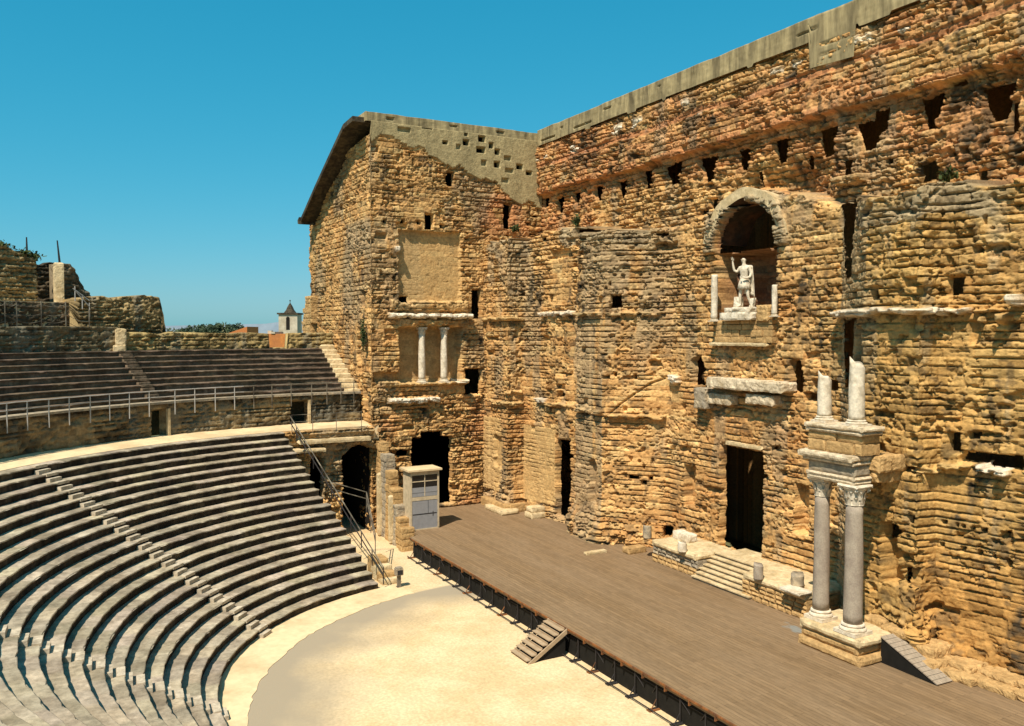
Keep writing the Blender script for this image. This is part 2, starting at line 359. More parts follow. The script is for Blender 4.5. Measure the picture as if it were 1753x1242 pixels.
# ================================================================== STAGE WALL
SZ = .7            # stage deck
GZ = -.75          # orchestra floor
LOW = [(-0.3, -5.6), (4.2, -5.6), (4.35, -4.05), (12.9, -3.2), (13.2, -4.4), (16.75, -4.4), (20.3, -1.0), (35.4, -1.0), (39.4, -4.1), (42.7, -4.4), (42.95, -3.2), (46.9, -2.6), (53.0, -2.4), (53.3, -5.6), (58.0, -5.6)]
HOLES_LOW = [[10.69, 12.64, 1.02, 7.52, 3.2, 'r'], [29.69, 33.65, 1.83, 8.82, 3.6, 'r'], [45.73, 46.82, 3.96, 7.0, 1.0, 'R'], [45.78, 46.77, 6.03, 6.94, 1.0, 'r'], [1.97, 3.31, 4.3, 7.16, 0.35, 'R'], [17.63, 18.81, 3.42, 6.74, 0.6, 'A'], [26.12, 27.29, 4.15, 6.99, 0.75, 'R'], [36.12, 37.28, 4.22, 7.15, 0.9, 'R'], [26.77, 28.03, 12.6, 14.7, 1.3, 'a'], [35.63, 36.67, 12.67, 14.73, 1.4, 'a'], [36.69, 37.94, 12.19, 12.74, 1.0, 'r'], [37.42, 39.18, 12.94, 13.61, 0.9, 'r'], [19.98, 20.94, 18.06, 19.09, 1.2, 'r'], [7.69, 8.53, 18.04, 19.08, 0.5, 't'], [9.91, 12.72, 22.3, 23.11, 0.5, 'R'], [9.92, 12.73, 18.59, 22.39, 0.12, 'r'], [49.26, 50.0, 17.99, 18.91, 1.6, 'r'], [44.77, 45.36, 17.87, 18.57, 0.7, 'r'], [47.54, 48.3, 17.94, 18.51, 0.7, 'r'], [49.42, 50.04, 10.62, 11.63, 1.5, 'r'], [50.34, 50.88, 11.37, 11.75, 0.8, 'r'], [50.05, 52.77, 10.26, 10.82, 1.7, 'r'], [51.26, 52.77, 10.1, 10.67, 1.6, 'r'], [46.07, 48.18, 9.63, 9.97, 0.8, 'r'], [46.85, 48.23, 4.13, 5.08, 0.9, 'r'], [24.1, 25.07, 1.32, 2.34, 1.0, 'r'], [51.28, 51.52, 11.87, 12.61, 0.6, 't'], [46.24, 46.49, 11.6, 11.94, 0.5, 't'], [46.83, 47.1, 11.55, 11.94, 0.5, 't'], [47.67, 48.13, 11.83, 12.19, 0.6, 'r'], [26.67, 27.28, 6.37, 6.86, 0.3, 'r'], [21.82, 22.04, 12.81, 13.24, 0.4, 'r'], [20.31, 20.57, 13.0, 13.38, 0.4, 'r'], [10.99, 11.92, 10.95, 11.53, 0.5, 'r'], [21.02, 21.36, 10.48, 10.86, 0.3, 'r'], [21.43, 22.25, 5.42, 5.81, 0.4, 'r'], [22.93, 23.27, 5.44, 5.79, 0.4, 'r'], [47.23, 47.73, 7.14, 7.65, 0.4, 'r'], [43.01, 44.23, 13.84, 16.54, 0.5, 'r'], [50.25, 50.89, 15.72, 16.84, 0.25, 't'], [16.96, 17.76, 9.9, 10.34, 0.4, 'r'], [18.07, 18.54, 10.2, 10.51, 0.3, 'r'], [22.34, 22.81, 5.11, 5.46, 0.4, 'r'], [13.09, 16.23, 23.69, 24.59, 0.5, 'r'], [23.25, 24.21, 23.24, 23.57, 0.6, 'r'], [19.83, 20.35, 23.83, 24.68, 0.5, 'r'], [8.27, 9.26, 23.85, 24.34, 0.4, 'r'], [27.51, 28.39, 12.31, 12.63, 0.4, 'r'], [33.78, 34.46, 16.3, 16.59, 0.4, 'r'], [25.68, 26.12, 10.78, 11.27, 0.4, 'r'], [28.26, 28.61, 8.83, 9.15, 0.35, 'r'], [26.15, 26.52, 8.14, 8.42, 0.35, 'r'], [24.75, 25.14, 7.88, 8.18, 0.35, 'r'], [34.18, 34.57, 8.97, 9.29, 0.35, 'r'], [36.16, 36.61, 8.97, 9.25, 0.4, 'r'], [35.02, 35.44, 7.5, 7.85, 0.4, 'r'], [37.2, 37.5, 8.06, 8.33, 0.4, 'r'], [35.66, 36.03, 11.17, 11.45, 0.35, 'r'], [36.58, 36.94, 10.48, 10.76, 0.35, 'r'], [36.82, 37.26, 9.61, 9.96, 0.4, 'r'], [49.27, 49.52, 7.2, 7.42, 0.7, 'r'], [49.9, 50.06, 7.14, 7.36, 0.6, 'r'], [50.16, 50.35, 7.16, 7.35, 0.6, 'r'], [50.56, 50.74, 7.13, 7.34, 0.6, 'r'], [51.04, 51.3, 7.15, 7.39, 0.7, 'r'], [51.9, 52.19, 7.16, 7.42, 0.7, 'r'], [52.55, 52.79, 7.17, 7.43, 0.7, 'r'], [49.21, 49.43, 6.12, 6.35, 0.6, 'r'], [50.18, 50.42, 6.16, 6.35, 0.6, 'r'], [50.89, 51.11, 6.14, 6.36, 0.6, 'r'], [51.52, 51.74, 6.04, 6.28, 0.6, 'r'], [52.14, 52.38, 5.88, 6.23, 0.6, 'r'], [51.66, 51.9, 5.54, 5.72, 0.5, 'r'], [47.59, 47.92, 6.03, 6.31, 0.5, 'r']]
HOLES_LOW += [(39.15, 42.6, 19.2, 24.0, 1.5, 'x'), (39.7, 42.6, 13.2, 17.1, 1.5, 'x')]      # openings cut to imitate the black wedge shadows beside the pier
HOLES_UP = [[0.23, 1.07, 27.98, 28.73, 0.9, 't'], [2.62, 3.92, 27.22, 28.52, 1.0, 't'], [5.56, 6.68, 27.46, 28.52, 1.0, 't'], [8.83, 9.95, 27.51, 28.58, 1.0, 't'], [12.1, 13.06, 27.35, 28.56, 1.1, 't'], [15.34, 16.36, 27.55, 28.8, 1.2, 't'], [18.04, 19.92, 27.29, 28.82, 1.2, 't'], [21.94, 23.56, 27.03, 28.56, 1.3, 't'], [25.59, 26.62, 27.18, 28.49, 1.2, 't'], [28.87, 29.94, 27.13, 28.51, 1.2, 't'], [32.36, 33.7, 26.82, 28.43, 1.3, 't'], [35.08, 36.86, 26.73, 28.28, 1.4, 't'], [36.13, 37.14, 27.5, 28.71, 1.4, 'r'], [39.09, 40.46, 27.07, 28.64, 1.5, 't'], [42.56, 44.06, 26.76, 28.33, 1.6, 't'], [43.86, 44.28, 25.8, 27.31, 1.2, 'r'], [34.06, 34.71, 25.31, 26.31, 0.9, 'r'], [39.16, 40.16, 24.18, 25.3, 1.2, 'r'], [42.31, 42.94, 23.63, 24.34, 1.0, 'r'], [23.0, 23.76, 24.77, 25.57, 0.9, 'r'], [31.36, 31.81, 26.11, 27.09, 0.6, 'r'], [37.11, 37.55, 25.46, 25.84, 0.4, 'r'], [40.82, 41.76, 28.67, 28.99, 0.6, 'r'], [38.33, 39.2, 27.78, 27.97, 0.5, 'r'], [21.98, 22.95, 24.56, 24.97, 0.6, 'r'], [41.52, 41.89, 25.22, 25.57, 0.6, 'r'], [40.83, 41.27, 25.17, 25.52, 0.5, 'r'], [27.33, 27.79, 25.29, 26.79, 0.4, 'r'], [20.31, 20.69, 27.14, 27.89, 0.5, 'r']]
LEDGE_LOW = [[39.43, 48.62, 17.07, 17.47, 0.85, 0.75], [48.96, 50.42, 17.04, 17.44, 0.75, 0.7], [52.24, 52.62, 17.43, 17.92, 1.2, 1.0], [50.57, 51.67, 17.04, 17.33, 0.5, 0.3], [50.93, 51.14, 16.51, 17.04, 0.8, 0.4], [51.68, 52.02, 16.72, 17.16, 0.9, 0.6], [19.63, 24.25, 9.98, 10.33, 0.5, 0.25], [15.97, 19.45, 10.11, 10.46, 0.5, 0.25], [9.46, 13.22, 10.09, 10.47, 0.45, 0.3], [7.96, 9.46, 10.18, 10.78, 0.5, 0.8], [8.61, 13.26, 17.55, 18.03, 0.5, 0.8], [15.93, 19.41, 17.5, 17.8, 0.45, 0.4], [19.51, 24.12, 17.45, 17.75, 0.35, 0.35], [0.5, 5.99, 17.27, 17.67, 0.4, 0.5], [1.64, 6.0, 9.94, 10.25, 0.35, 0.6], [4.3, 5.94, 10.99, 11.24, 0.3, 0.3], [49.17, 50.5, 9.81, 10.19, 0.6, 0.5], [50.89, 52.2, 9.85, 10.33, 0.75, 0.9], [43.86, 46.0, 9.36, 9.77, 0.3, 0.3], [47.52, 49.06, 9.58, 9.91, 0.5, 0.5], [29.39, 34.57, 15.52, 15.74, 0.3, 0.3], [24.69, 25.72, 12.64, 13.23, 0.6, 1.0]]
LEDGE_UP = [[34.07, 35.92, 24.74, 25.21, 0.7, 0.3]]
GROOVES = [[[19.67, 9.91], [20.76, 10.94], [21.83, 11.74], [22.98, 12.53], [24.03, 12.93]], [[30.12, 10.73], [30.93, 11.26], [31.73, 11.4], [32.51, 11.24], [32.87, 10.83]]]

S, X, Y, NR, CUM = polyline(LOW, lambda s: .056 if s < 52.5 else .25)
def s_at(x): return float(np.interp(x, X, S))
Zr = np.concatenate([np.arange(-.9, 34.8, .052), [34.8]])
U, Z = np.meshgrid(S, Zr); XX = np.broadcast_to(X, U.shape); YY = np.broadcast_to(Y, U.shape)
# height of the broken top of the lower facade
zl = np.interp(S, [0, 6, 7, 15.5, 17, 21, 25, 27, 30, 35, 42.5, 47, 47.6, 52, 58, 75], [24.2, 24.4, 24.7, 24.6, 24.3, 24.1, 24.0, 24.1, 24.6, 24.6, 23.6, 23.3, 23.2, 23.0, 23.0, 23.5])
zl = zl + (fbm(S * .9, S * 0, 5, 3) - .5) * .9 + (np.floor(fbm(S * .45, S * 0 + 3, 6, 2) * 6) / 6 - .5) * .8
up = sst(-.12, .12, Z - zl[None, :])
UU = np.where(up > .5, XX, U)
rough = .13 + .38 * up + .30 * sst(.5, .7, fbm(UU * .12, Z * .2, 51, 3))
rough = rough + .08 * sst(5.5, 1.2, Z) * sst(46, 49, U) * (1 - up) + .55 * sst(3.0, 1.2, Z) * sst(27, 20, U) * (1 - up) + .18 * sst(25, 10, U) * sst(14, 18, Z) + .10 * sst(14.5, 18, Z) * (1 - up)
rough = rough - .10 * sst(.50, .66, fbm(UU * .16 + 5, Z * .12, 53, 2)) * (1 - up)
rough = np.clip(rough, .07, 1.15)
d1, r1, r2, r3 = stonework(U, Z, .39, 1.05, 101, rough)
d2, q1, q2, q3 = stonework(XX, Z, .37, .70, 202, rough)
Dp = d1 * (1 - up) + d2 * up; r1 = np.where(up > .5, q1, r1); r2 = np.where(up > .5, q2, r2); r3 = np.where(up > .5, q3, r3)
# colour of the stones
def colours(u, z, r1, r2, r3, seed):
    C = OCHRE + (r3[..., None] - .5) * 1.1 * (OCHRE - OCHRE2) * 2
    pale = sst(.70, .95, r2)[..., None] * .6; C = C * (1 - pale) + PALE * pale
    C = C * (.80 + .42 * r1[..., None])
    v = fbm(u * .16, z * .16, seed, 4)[..., None]; C = C * (.84 + .34 * v)
    return C
C = colours(UU, Z, r1, r2, r3, 61)
def tint(C, m, c): m = np.clip(m, 0, 1)[..., None]; return C * (1 - m) + c * (.72 + .5 * r1[..., None]) * m
red = up * sst(.42, .60, fbm(UU * .15, Z * .30, 63, 3) + .10 * sst(26.5, 28, Z) * sst(29.6, 28.8, Z)) * (.35 + .6 * (r3 > .35))
C = tint(C, red * .7, RED)
C = tint(C, (1 - up) * .55 * sst(.56, .70, fbm(UU * .2, Z * .22, 66, 3)) * (r2 > .4), np.array([.50, .225, .07]))
C = tint(C, (1 - up) * .62 * sst(36, 43, U) * (.6 + .4 * sst(.3, .6, fbm(UU * .3, Z * .1, 64, 3))), YEL)
C = tint(C, .55 * sst(8, 3, Z) * sst(46.5, 49, U) * (1 - up), np.array([.45, .20, .05]))
grey = (1 - up) * sst(.50, .66, fbm(U * .33, Z * .09, 65, 4)) * sst(28, 22, U) * .65
grey = np.maximum(grey, .8 * (np.abs(Z - zl + .7) < .8) * sst(.38, .55, fbm(UU * .5, Z * .5, 67, 3)))
grey = np.maximum(grey, 0.5 * sst(.60, .70, fbm(UU * .6, Z * .12, 68, 4)))
s_c0, s_c1 = s_at(13.2), s_at(16.75)
grey = np.maximum(grey, .62 * ((U > s_c0) & (U < s_c1) & (up < .5)) * sst(.25, .5, fbm(U * .8, Z * .1, 69, 3)))
grey = np.maximum(grey, .55 * ((U > s_at(35.4)) & (U < s_at(39.4)) & (up < .5)))  # splayed face greyed to imitate its dim grazing light
C = tint(C, grey, GREY)
soot = (.75 - .35 * sst(18, 14, Z) * sst(46, 40, U)) * sst(.60, .70, fbm(UU * .55, Z * .16, 74, 4)) * sst(.42, .58, fbm(UU * 2.5, Z * 1.6, 75, 3)) + .55 * sst(.62, .72, fbm(UU * 1.8, Z * 2.4, 76, 3))
C = tint(C, soot, SOOT)
white = up * sst(31.2, 31.9, Z) * sst(33, 32.4, Z) * (r3 > .86); C = tint(C, white * .9, MARBLE * 1.05)
# smooth pale render left on the recess beside the corner pier and on the pier
ren = ((U > s_at(4.35)) & (U < s_at(8.9)) & (Z > 1.9) & (Z < 8.3)) | ((U < s_at(2.9)) & (U > .2) & (Z > 2.2) & (Z < 8.7))
ren = ren.astype(float); Dp = Dp * (1 - .75 * ren); C = C * (1 - .7 * ren[..., None]) + .7 * ren[..., None] * np.array([.62, .385, .155])
# shallow pilaster strips left of the central bay
for a, b_, z0, z1, p in ((-.1, 1.0, 2, 24, .16), (10.2, 11.2, 9, 17, .18), (9.0, 9.5, 9, 22, .14), (14.6, 15.3, 9, 17, .12)):
    Dp += p * sst(0, .06, np.minimum(np.minimum(U - s_at(a), s_at(b_) - U), np.minimum(Z - z0, z1 - Z)))
# cornice course over the beam slots and one under it
cc_ = sst(29.0, 29.12, Z + (fbm(XX * .4, Z * 0, 71, 3) - .5) * .5) * up
Dp += .38 * cc_
C = tint(C, up * .6 * (np.abs(Z - 29.25) < .2) * (r1 > .4), RED * 1.1)
band = up * sst(.05, .0, np.abs(Z - 31.6 - (fbm(XX * .3, Z * 0, 73, 2) - .5) * .5) - .2); C = tint(C, .8 * band, RED); Dp = Dp * (1 - .6 * band) + .12 * band
# broad undulation + batter
Dp += (fbm(UU * .18, Z * .18, 81, 3) - .5) * (.14 + .2 * up)
Dp -= up * 1.0 * sst(5.2, 2.2, np.abs(XX - 29.2)) * sst(27.6, 25.6, Z) + up * .25 * sst(29.1, 28.9, Z)
# eroded foot of the facade
foot = sst(3.6, .7, Z + (fbm(U * .7, Z * .5, 83, 3) - .5) * 2.2) * (1 - up)
Dp += foot * np.interp(U, [0, 12, 13, 16, 21, 27, 40, 46, 48, 51, 54, 70], [.35, .2, .3, .9, .9, .35, .2, .2, 1.0, .45, .35, .35]) * (.55 + .9 * fbm(U * .9, Z * 1.2, 85, 3))
Dp = Dp * (1 - .75 * up * sst(33.25, 33.5, Z)) - .1 * up * sst(33.25, 33.5, Z)
Uw = UU + (fbm(UU * 2.1, Z * 2.1, 91, 3) - .5) * .34; Zw = Z + (fbm(UU * 2.1 + 30, Z * 2.1, 92, 3) - .5) * .34
lowm = up < .5
CutL = np.zeros(U.shape, bool); CutU = np.zeros(U.shape, bool)
# niche of the statue
NX0, NX1, NZ0, NZ1 = 24.95, 30.45, 17.1, 24.6
nc_ = s_at((NX0 + NX1) / 2); nh = (NX1 - NX0) / 2; zs = NZ1 - nh
Un = U + (Uw - UU) * .45; Zn = Z + (Zw - Z) * .45
ang = np.hypot(Un - nc_, Zn - zs)
a_ = np.where(Zn > zs, nh - ang, nh - np.abs(Un - nc_)); nm = sst(0, .06, np.minimum(a_, Zn - NZ0))
ringm = (Z > zs - .2) * sst(0, .08, ang - nh) * sst(.95, .85, ang - nh) * (np.abs(U - nc_) < nh + 1)
th = np.arctan2(Z - zs, U - nc_); vous = sst(0, .2, np.abs(((th * 7) % 1) - .5) * 2)
hood = sst(1.05, .95, ang - nh) * (Z > zs - .3)
ledges(Dp, C, U, Z, Uw, Zw, [f for f in LEDGE_LOW])
Dl = Dp.copy()
carve(Dp, U, Z, Uw, Zw, HOLES_LOW, CutL); Dp = np.where(lowm, Dp, Dl)
Du = Dp.copy(); carve(Du, XX, Z, XX + (Uw - UU) * 1.1, Zw, HOLES_UP, CutU); ledges(Du, C, XX, Z, XX + (Uw - UU), Zw, LEDGE_UP)
Dp = np.where(lowm, Dp, Du)
for g in GROOVES:
    for (s0, z0), (s1, z1) in zip(g[:-1], g[1:]):
        t = np.clip(((U - s0) * (s1 - s0) + (Z - z0) * (z1 - z0)) / ((s1 - s0) ** 2 + (z1 - z0) ** 2), 0, 1)
        dd = np.hypot(U - s0 - t * (s1 - s0), Z - z0 - t * (z1 - z0)); Dp -= .22 * sst(.10, .04, dd) * lowm
Dp = Dp * (1 - hood * .5) + ringm * (.34 + d1 * .8 - .30 * (1 - vous)); C = tint(C, ringm * .8, GREY * (1.05))
# inside of the niche: curved back, a slot window low on the left, ruined masonry below left
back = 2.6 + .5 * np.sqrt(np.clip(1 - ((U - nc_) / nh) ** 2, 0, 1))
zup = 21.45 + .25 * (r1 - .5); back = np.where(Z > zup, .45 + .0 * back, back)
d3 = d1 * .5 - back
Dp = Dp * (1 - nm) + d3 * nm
C = tint(C, nm * .75, np.array([.27, .13, .07]))  # niche stone tinted dark brown to stand in for its shade
carve(Dp, U, Z, Uw, Zw, [(nc_ - 1.9, nc_ - .95, 18.0, 20.2, 4.0, 't')], CutL)
CutL |= (nm > .9) & (Z > zup)
Cut = np.where(lowm, CutL, CutU)
# position
bx = XX; by = YY * (1 - up)
hoodY = hood * np.clip(1, 0, 1)
nx = NR[None, :, 0] * (1 - up); ny = NR[None, :, 1] * (1 - up) - up
ln = np.hypot(nx, ny); nx /= ln; ny /= ln
V = np.stack([bx + nx * Dp, by + ny * Dp, Z], -1)
V[..., 0] = np.maximum(V[..., 0], -1.5)
sw = thing('stage_wall', 'towering ochre Roman stage wall of ruined masonry with statue niche, beam slots and doorways', 'wall', (0, 0, 0))
# rear plane straight behind the rooms of the stage building
def rear_solid(name, V, C, rear_xy, material, parent, cut=None):
    nr, nc = V.shape[:2]
    back = np.zeros((nc, 3)); 
    A = V; bt = A[-1].copy(); bb = A[0].copy(); bt[:, :2] = rear_xy; bb[:, :2] = rear_xy
    G = np.concatenate([A, bt[None], bb[None]]); GC = np.concatenate([C, C[-1:], C[:1]])
    n0, n1 = G.shape[:2]; idx = np.arange(n0 * n1).reshape(n0, n1)
    q = np.stack([idx[:-1, :-1], idx[:-1, 1:], idx[1:, 1:], idx[1:, :-1]], -1).reshape(-1, 4)
    if cut is not None:
        g = np.zeros((n0, n1), bool); g[:nr] = cut; k4 = g[:-1, :-1] & g[:-1, 1:] & g[1:, 1:] & g[1:, :-1]; q = q[~k4.reshape(-1)]
    caps = []
    for j, sg in ((0, 1), (n1 - 1, -1)):
        b1 = idx[n0 - 2, j]; b0 = idx[n0 - 1, j]
        for i in range(nr - 1):
            b = b0 if i < nr // 2 else b1
            caps.append((idx[i, j], idx[i + 1, j], b, b) if sg > 0 else (idx[i + 1, j], idx[i, j], b, b))
        caps.append((idx[nr // 2, j], b1, b0, b0) if sg > 0 else (b1, idx[nr // 2, j], b0, b0))
    q2 = np.array([(c[0], c[1], c[2], c[2]) for c in caps])
    # degenerate quads are not allowed: give the caps their own doubled rear vertices
    base = G.reshape(-1, 3); extra = base[q2[:, 2]]; q2[:, 3] = len(base) + np.arange(len(q2))
    allv = np.concatenate([base, extra + np.array([0, 0, 1e-4])]); allc = np.concatenate([GC.reshape(-1, 3), GC.reshape(-1, 3)[q2[:, 2]]])
    return from_arrays(name, allv, np.concatenate([q, q2]), material, parent, color=allc)
rear_solid('wall_masonry', V, C, np.stack([X, np.full(len(X), 9.0)], 1), M['masonry'], sw, Cut)

# concrete coping on top of the wall (its own look)
def coping_sheet(name, x0, x1, zlow, ztop, ybase, holes, parent, axis='x', depth=3.4):
    n = int((x1 - x0) / .12); xs = np.linspace(x0, x1, n + 1); zr = np.linspace(0, 1, 26)
    A, T = np.meshgrid(xs, zr); zlo = zlow(A); Zc = zlo + (ztop(A) - zlo) * T
    d = .34 + (fbm(A * .6, Zc * .6, 301, 3) - .5) * .10 + (fbm(A * 4, Zc * 4, 302, 3) - .5) * .05
    for h0, h1, z0, z1, dep, _s in holes:
        d -= dep * sst(-.02, .06, np.minimum(np.minimum(A - h0, h1 - A), np.minimum(Zc - z0, z1 - Zc)))
    W = np.stack([A, ybase - d, Zc], -1) if axis == 'x' else np.stack([ybase + d, A, Zc], -1)
    rear = np.stack([xs, np.full(n + 1, ybase + depth)], 1) if axis == 'x' else np.stack([np.full(n + 1, ybase - depth), xs], 1)
    return rear_solid(name, W, np.ones(W.shape) * CONCR, rear, M['concrete'], parent)
def zlo_wall(x):
    z = 33.47 + (vn(x * .8, x * 0, 9) > .75) * -.18
    return np.where((x > 32.2) & (x < 35.5), 31.9 - (x - 32.2) * .05, z)
coping_sheet('concrete_coping', .35, 58.0, zlo_wall, lambda x: 34.88 + (fbm(x * .7, x * 0, 8, 3) - .5) * .10, 0,
    [(1.0, 3.4, 33.75, 33.9, .25, 'r'), (6.5, 9.2, 33.75, 33.9, .25, 'r'), (11, 12, 34.3, 34.45, .2, 'r'), (4.4, 4.7, 34.2, 34.4, .2, 'r'), (31.3, 32.8, 34.05, 34.2, .2, 'r'), (33, 35.2, 33.0, 33.1, .2, 'r'), (33, 35, 32.4, 32.5, .15, 'r'), (18, 18.3, 34.4, 34.5, .2, 'r')], sw)

# barrel hood over the niche (rear of its vault running into the wall)
h = MB(); V_ = []; F_ = []; na = 20; ny_ = 7
for j in range(ny_):
    y = -1.12 + j * .5
    for i in range(na + 1):
        t = math.pi * (.04 + .92 * i / na); r = nh + .95 + .06 * math.sin(9 * t + j) - .07 * j
        V_.append((27.7 + r * math.cos(t), y, zs + r * math.sin(t) - .04))
for j in range(ny_ - 1):
    for i in range(na): F_.append((j * (na + 1) + i, j * (na + 1) + i + 1, (j + 1) * (na + 1) + i + 1, (j + 1) * (na + 1) + i))
k = len(V_)
for j in range(ny_):
    for i in range(na + 1):
        p = V_[j * (na + 1) + i]; V_.append((27.7 + (p[0] - 27.7) * .82, p[1], zs + (p[2] - zs) * .82))
for j in range(ny_ - 1):
    for i in range(na): F_.append((k + j * (na + 1) + i + 1, k + j * (na + 1) + i, k + (j + 1) * (na + 1) + i, k + (j + 1) * (na + 1) + i + 1))
for i in range(na): F_.append((i + 1, i, k + i, k + i + 1))
h.add(V_, F_); ho = from_arrays('vault_hood', np.array(h.v), h.f, [M['stone_pale'], M['shaded_vault']], sw)
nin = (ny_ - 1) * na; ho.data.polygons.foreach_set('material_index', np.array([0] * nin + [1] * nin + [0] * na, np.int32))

# carved marble remains bedded in the wall
def frag(name, x0, x1, y0, y1, z0, z1, seed, mt='marble_worn', amp=.09, parent=None, rz=0, res=.14):
    b = MB(); m = Matrix.Translation(((x0 + x1) / 2, (y0 + y1) / 2, 0)) @ Matrix.Rotation(rz, 4, 'Z')
    b.rough(-(x1 - x0) / 2, (x1 - x0) / 2, -(y1 - y0) / 2, (y1 - y0) / 2, z0, z1, amp, res, seed, m)
    return b.build(name, M[mt], parent if parent is not None else sw)
def wx(u, v, y): return u
frag('marble_architrave', 25.24, 32.06, -2.0, -.6, 12.63, 13.32, 3, amp=.09)
frag('marble_frieze', 24.92, 27.24, -1.55, -.6, 11.53, 12.22, 5, amp=.09)
frag('marble_frieze', 28.65, 31.06, -1.75, -.6, 11.79, 12.41, 6, amp=.08)
frag('carved_console', 23.86, 25.03, -1.75, -.6, 11.11, 12.53, 7, 'stone_grey', amp=.10)
ap = MB(); ashlar(ap, 25.54, 30.6, -1.42, -.6, 15.63, 17.05, .42, 1.1, .03, 8); ap.build('niche_apron', M['stone_ochre'], sw)
frag('cornice_block', 26.3, 29.64, -1.2, -.7, 8.9, 9.15, 9, 'stone_pale', amp=.03)
frag('string_course', 24.9, 30.3, -1.5, -.7, 15.41, 15.63, 10, 'stone_pale', amp=.04)

# ================================================================== SIDE WING
WING = [(-19.0, -16.4), (0.0, -16.4), (0.0, 0.3)]
WHOLES = [[21.56, 27.46, 18.96, 25.16, 0.5, 'R'], [26.07, 26.8, 29.16, 30.44, 0.9, 'r'], [24.0, 24.83, 25.26, 26.62, 0.9, 'r'], [31.7, 32.61, 25.76, 28.05, 1.2, 'r'], [28.49, 29.43, 17.46, 20.14, 1.8, 'r'], [21.7, 22.56, 18.82, 19.42, 0.9, 'r'], [21.57, 27.56, 11.85, 16.72, 1.3, 'R'], [27.78, 29.48, 10.62, 13.05, 2.2, 'r'], [19.15, 21.56, 12.02, 12.87, 0.7, 'R'], [22.65, 26.56, 0.95, 7.06, 4.0, 'r'], [23.6, 25.71, 6.85, 7.57, 2.0, 'r'], [21.31, 22.5, 5.49, 6.1, 0.8, 'r'], [20.16, 20.52, 25.56, 25.91, 0.5, 'r'], [21.79, 22.16, 25.61, 26.01, 0.5, 'r'], [23.24, 23.62, 25.6, 25.95, 0.5, 'r'], [25.44, 25.83, 25.38, 25.79, 0.5, 'r'], [16.49, 17.58, 18.42, 19.83, 0.9, 'r'], [15.44, 16.56, 12.62, 16.71, 0.35, 'r'], [16.91, 17.69, 23.93, 24.72, 0.35, 'r'], [16.94, 17.87, 9.04, 11.47, 0.4, 'r'], [20.57, 21.1, 34.35, 34.74, 0.5, 'r'], [25.63, 26.13, 32.73, 33.03, 0.5, 'r'], [27.6, 28.18, 32.84, 33.35, 0.5, 'r'], [29.1, 29.8, 33.31, 33.88, 0.5, 'r'], [28.93, 29.8, 32.32, 32.89, 0.5, 'r'], [30.16, 30.63, 32.84, 33.36, 0.5, 'r'], [30.75, 31.29, 32.33, 32.85, 0.5, 'r'], [29.39, 29.92, 31.2, 31.72, 0.2, 'r'], [30.69, 31.29, 31.17, 31.75, 0.5, 'r'], [32.98, 33.66, 31.22, 31.7, 0.5, 'r'], [34.03, 34.65, 30.78, 31.16, 0.5, 'r'], [31.83, 32.68, 30.81, 31.23, 0.15, 'r'], [31.46, 32.19, 29.87, 30.3, 0.12, 'r'], [27.72, 28.06, 33.66, 34.02, 0.3, 'r'], [29.81, 30.51, 34.43, 34.74, 0.25, 'r'], [31.29, 32.01, 34.44, 34.76, 0.25, 'r'], [26.92, 27.37, 32.4, 32.86, 0.12, 'r'], [31.71, 32.43, 31.9, 32.33, 0.15, 'r'], [21.46, 22.63, 33.36, 33.76, 0.15, 'r'], [23.71, 24.69, 33.85, 34.41, 0.12, 'r']]
WLEDGE = [[20.53, 28.26, 17.43, 17.94, 1.0, 1.0], [21.48, 28.03, 16.72, 17.43, 0.55, 0.15], [20.49, 25.16, 10.12, 10.63, 0.6, 1.0], [20.08, 28.02, 11.61, 12.12, 0.45, 0.3], [20.75, 28.03, 18.14, 19.06, 0.35, 0.3], [21.19, 21.67, 23.0, 23.69, 0.6, 0.9], [26.86, 28.02, 11.76, 12.13, 0.8, 0.8]]
CONC = [[18.9, 32.7], [20.67, 32.62], [22.52, 32.37], [24.96, 31.87], [26.63, 30.87], [28.06, 30.64], [30.99, 29.54], [33.1, 28.54], [35.34, 28.06]]
S, X, Y, NR, CUM = polyline(WING, lambda s: .09 if s < 8 else .06)
sc = 19.0
wt = np.interp(S, [0, .08, 4.06, 9.43, 13.18, 16.3, 18.95, 19.3, 40], [27.35, 27.44, 29.54, 31.8, 32.56, 32.87, 32.92, 33.3, 33.3])
zt = np.where(S > sc + .05, 34.0, wt)
Tr = np.linspace(0, 1, 640)
U = np.broadcast_to(S, (640, len(S))).copy(); Z = -1.0 + (zt[None, :] + 1.0) * Tr[:, None]
east = U > sc
rough = .27 + .22 * sst(.48, .7, fbm(U * .15, Z * .2, 151, 3)) - .2 * sst(.5, .65, fbm(U * .2 + 8, Z * .15, 152, 2)) + .35 * sst(13, 9, Z) * east
d, r1, r2, r3 = stonework(U, Z, .43, .95, 303, np.clip(rough, .1, 1.1))
C = colours(U, Z, r1, r2, r3, 161)
C = tint(C, east * .8 * sst(.47, .62, fbm(U * .16, Z * .22, 163, 3)) * sst(23.5, 26.5, Z) * (r3 > .25), RED)
C = tint(C, east * .5 * sst(.5, .65, fbm(U * .2, Z * .25, 166, 3)) * sst(12, 9, Z), RED * 1.1)
gr = .5 * sst(.58, .68, fbm(U * .35, Z * .14, 165, 4)); gr = np.maximum(gr, .7 * (~east) * sst(.45, .6, fbm(U * .18, Z * .2, 167, 3)) * sst(26.5, 25.5, Z) * sst(17, 19, Z) * sst(9, 13, U))
gr = np.maximum(gr, .6 * sst(.8, .1, np.abs(U - sc)) * sst(27, 31, Z))
C = tint(C, gr, GREY)
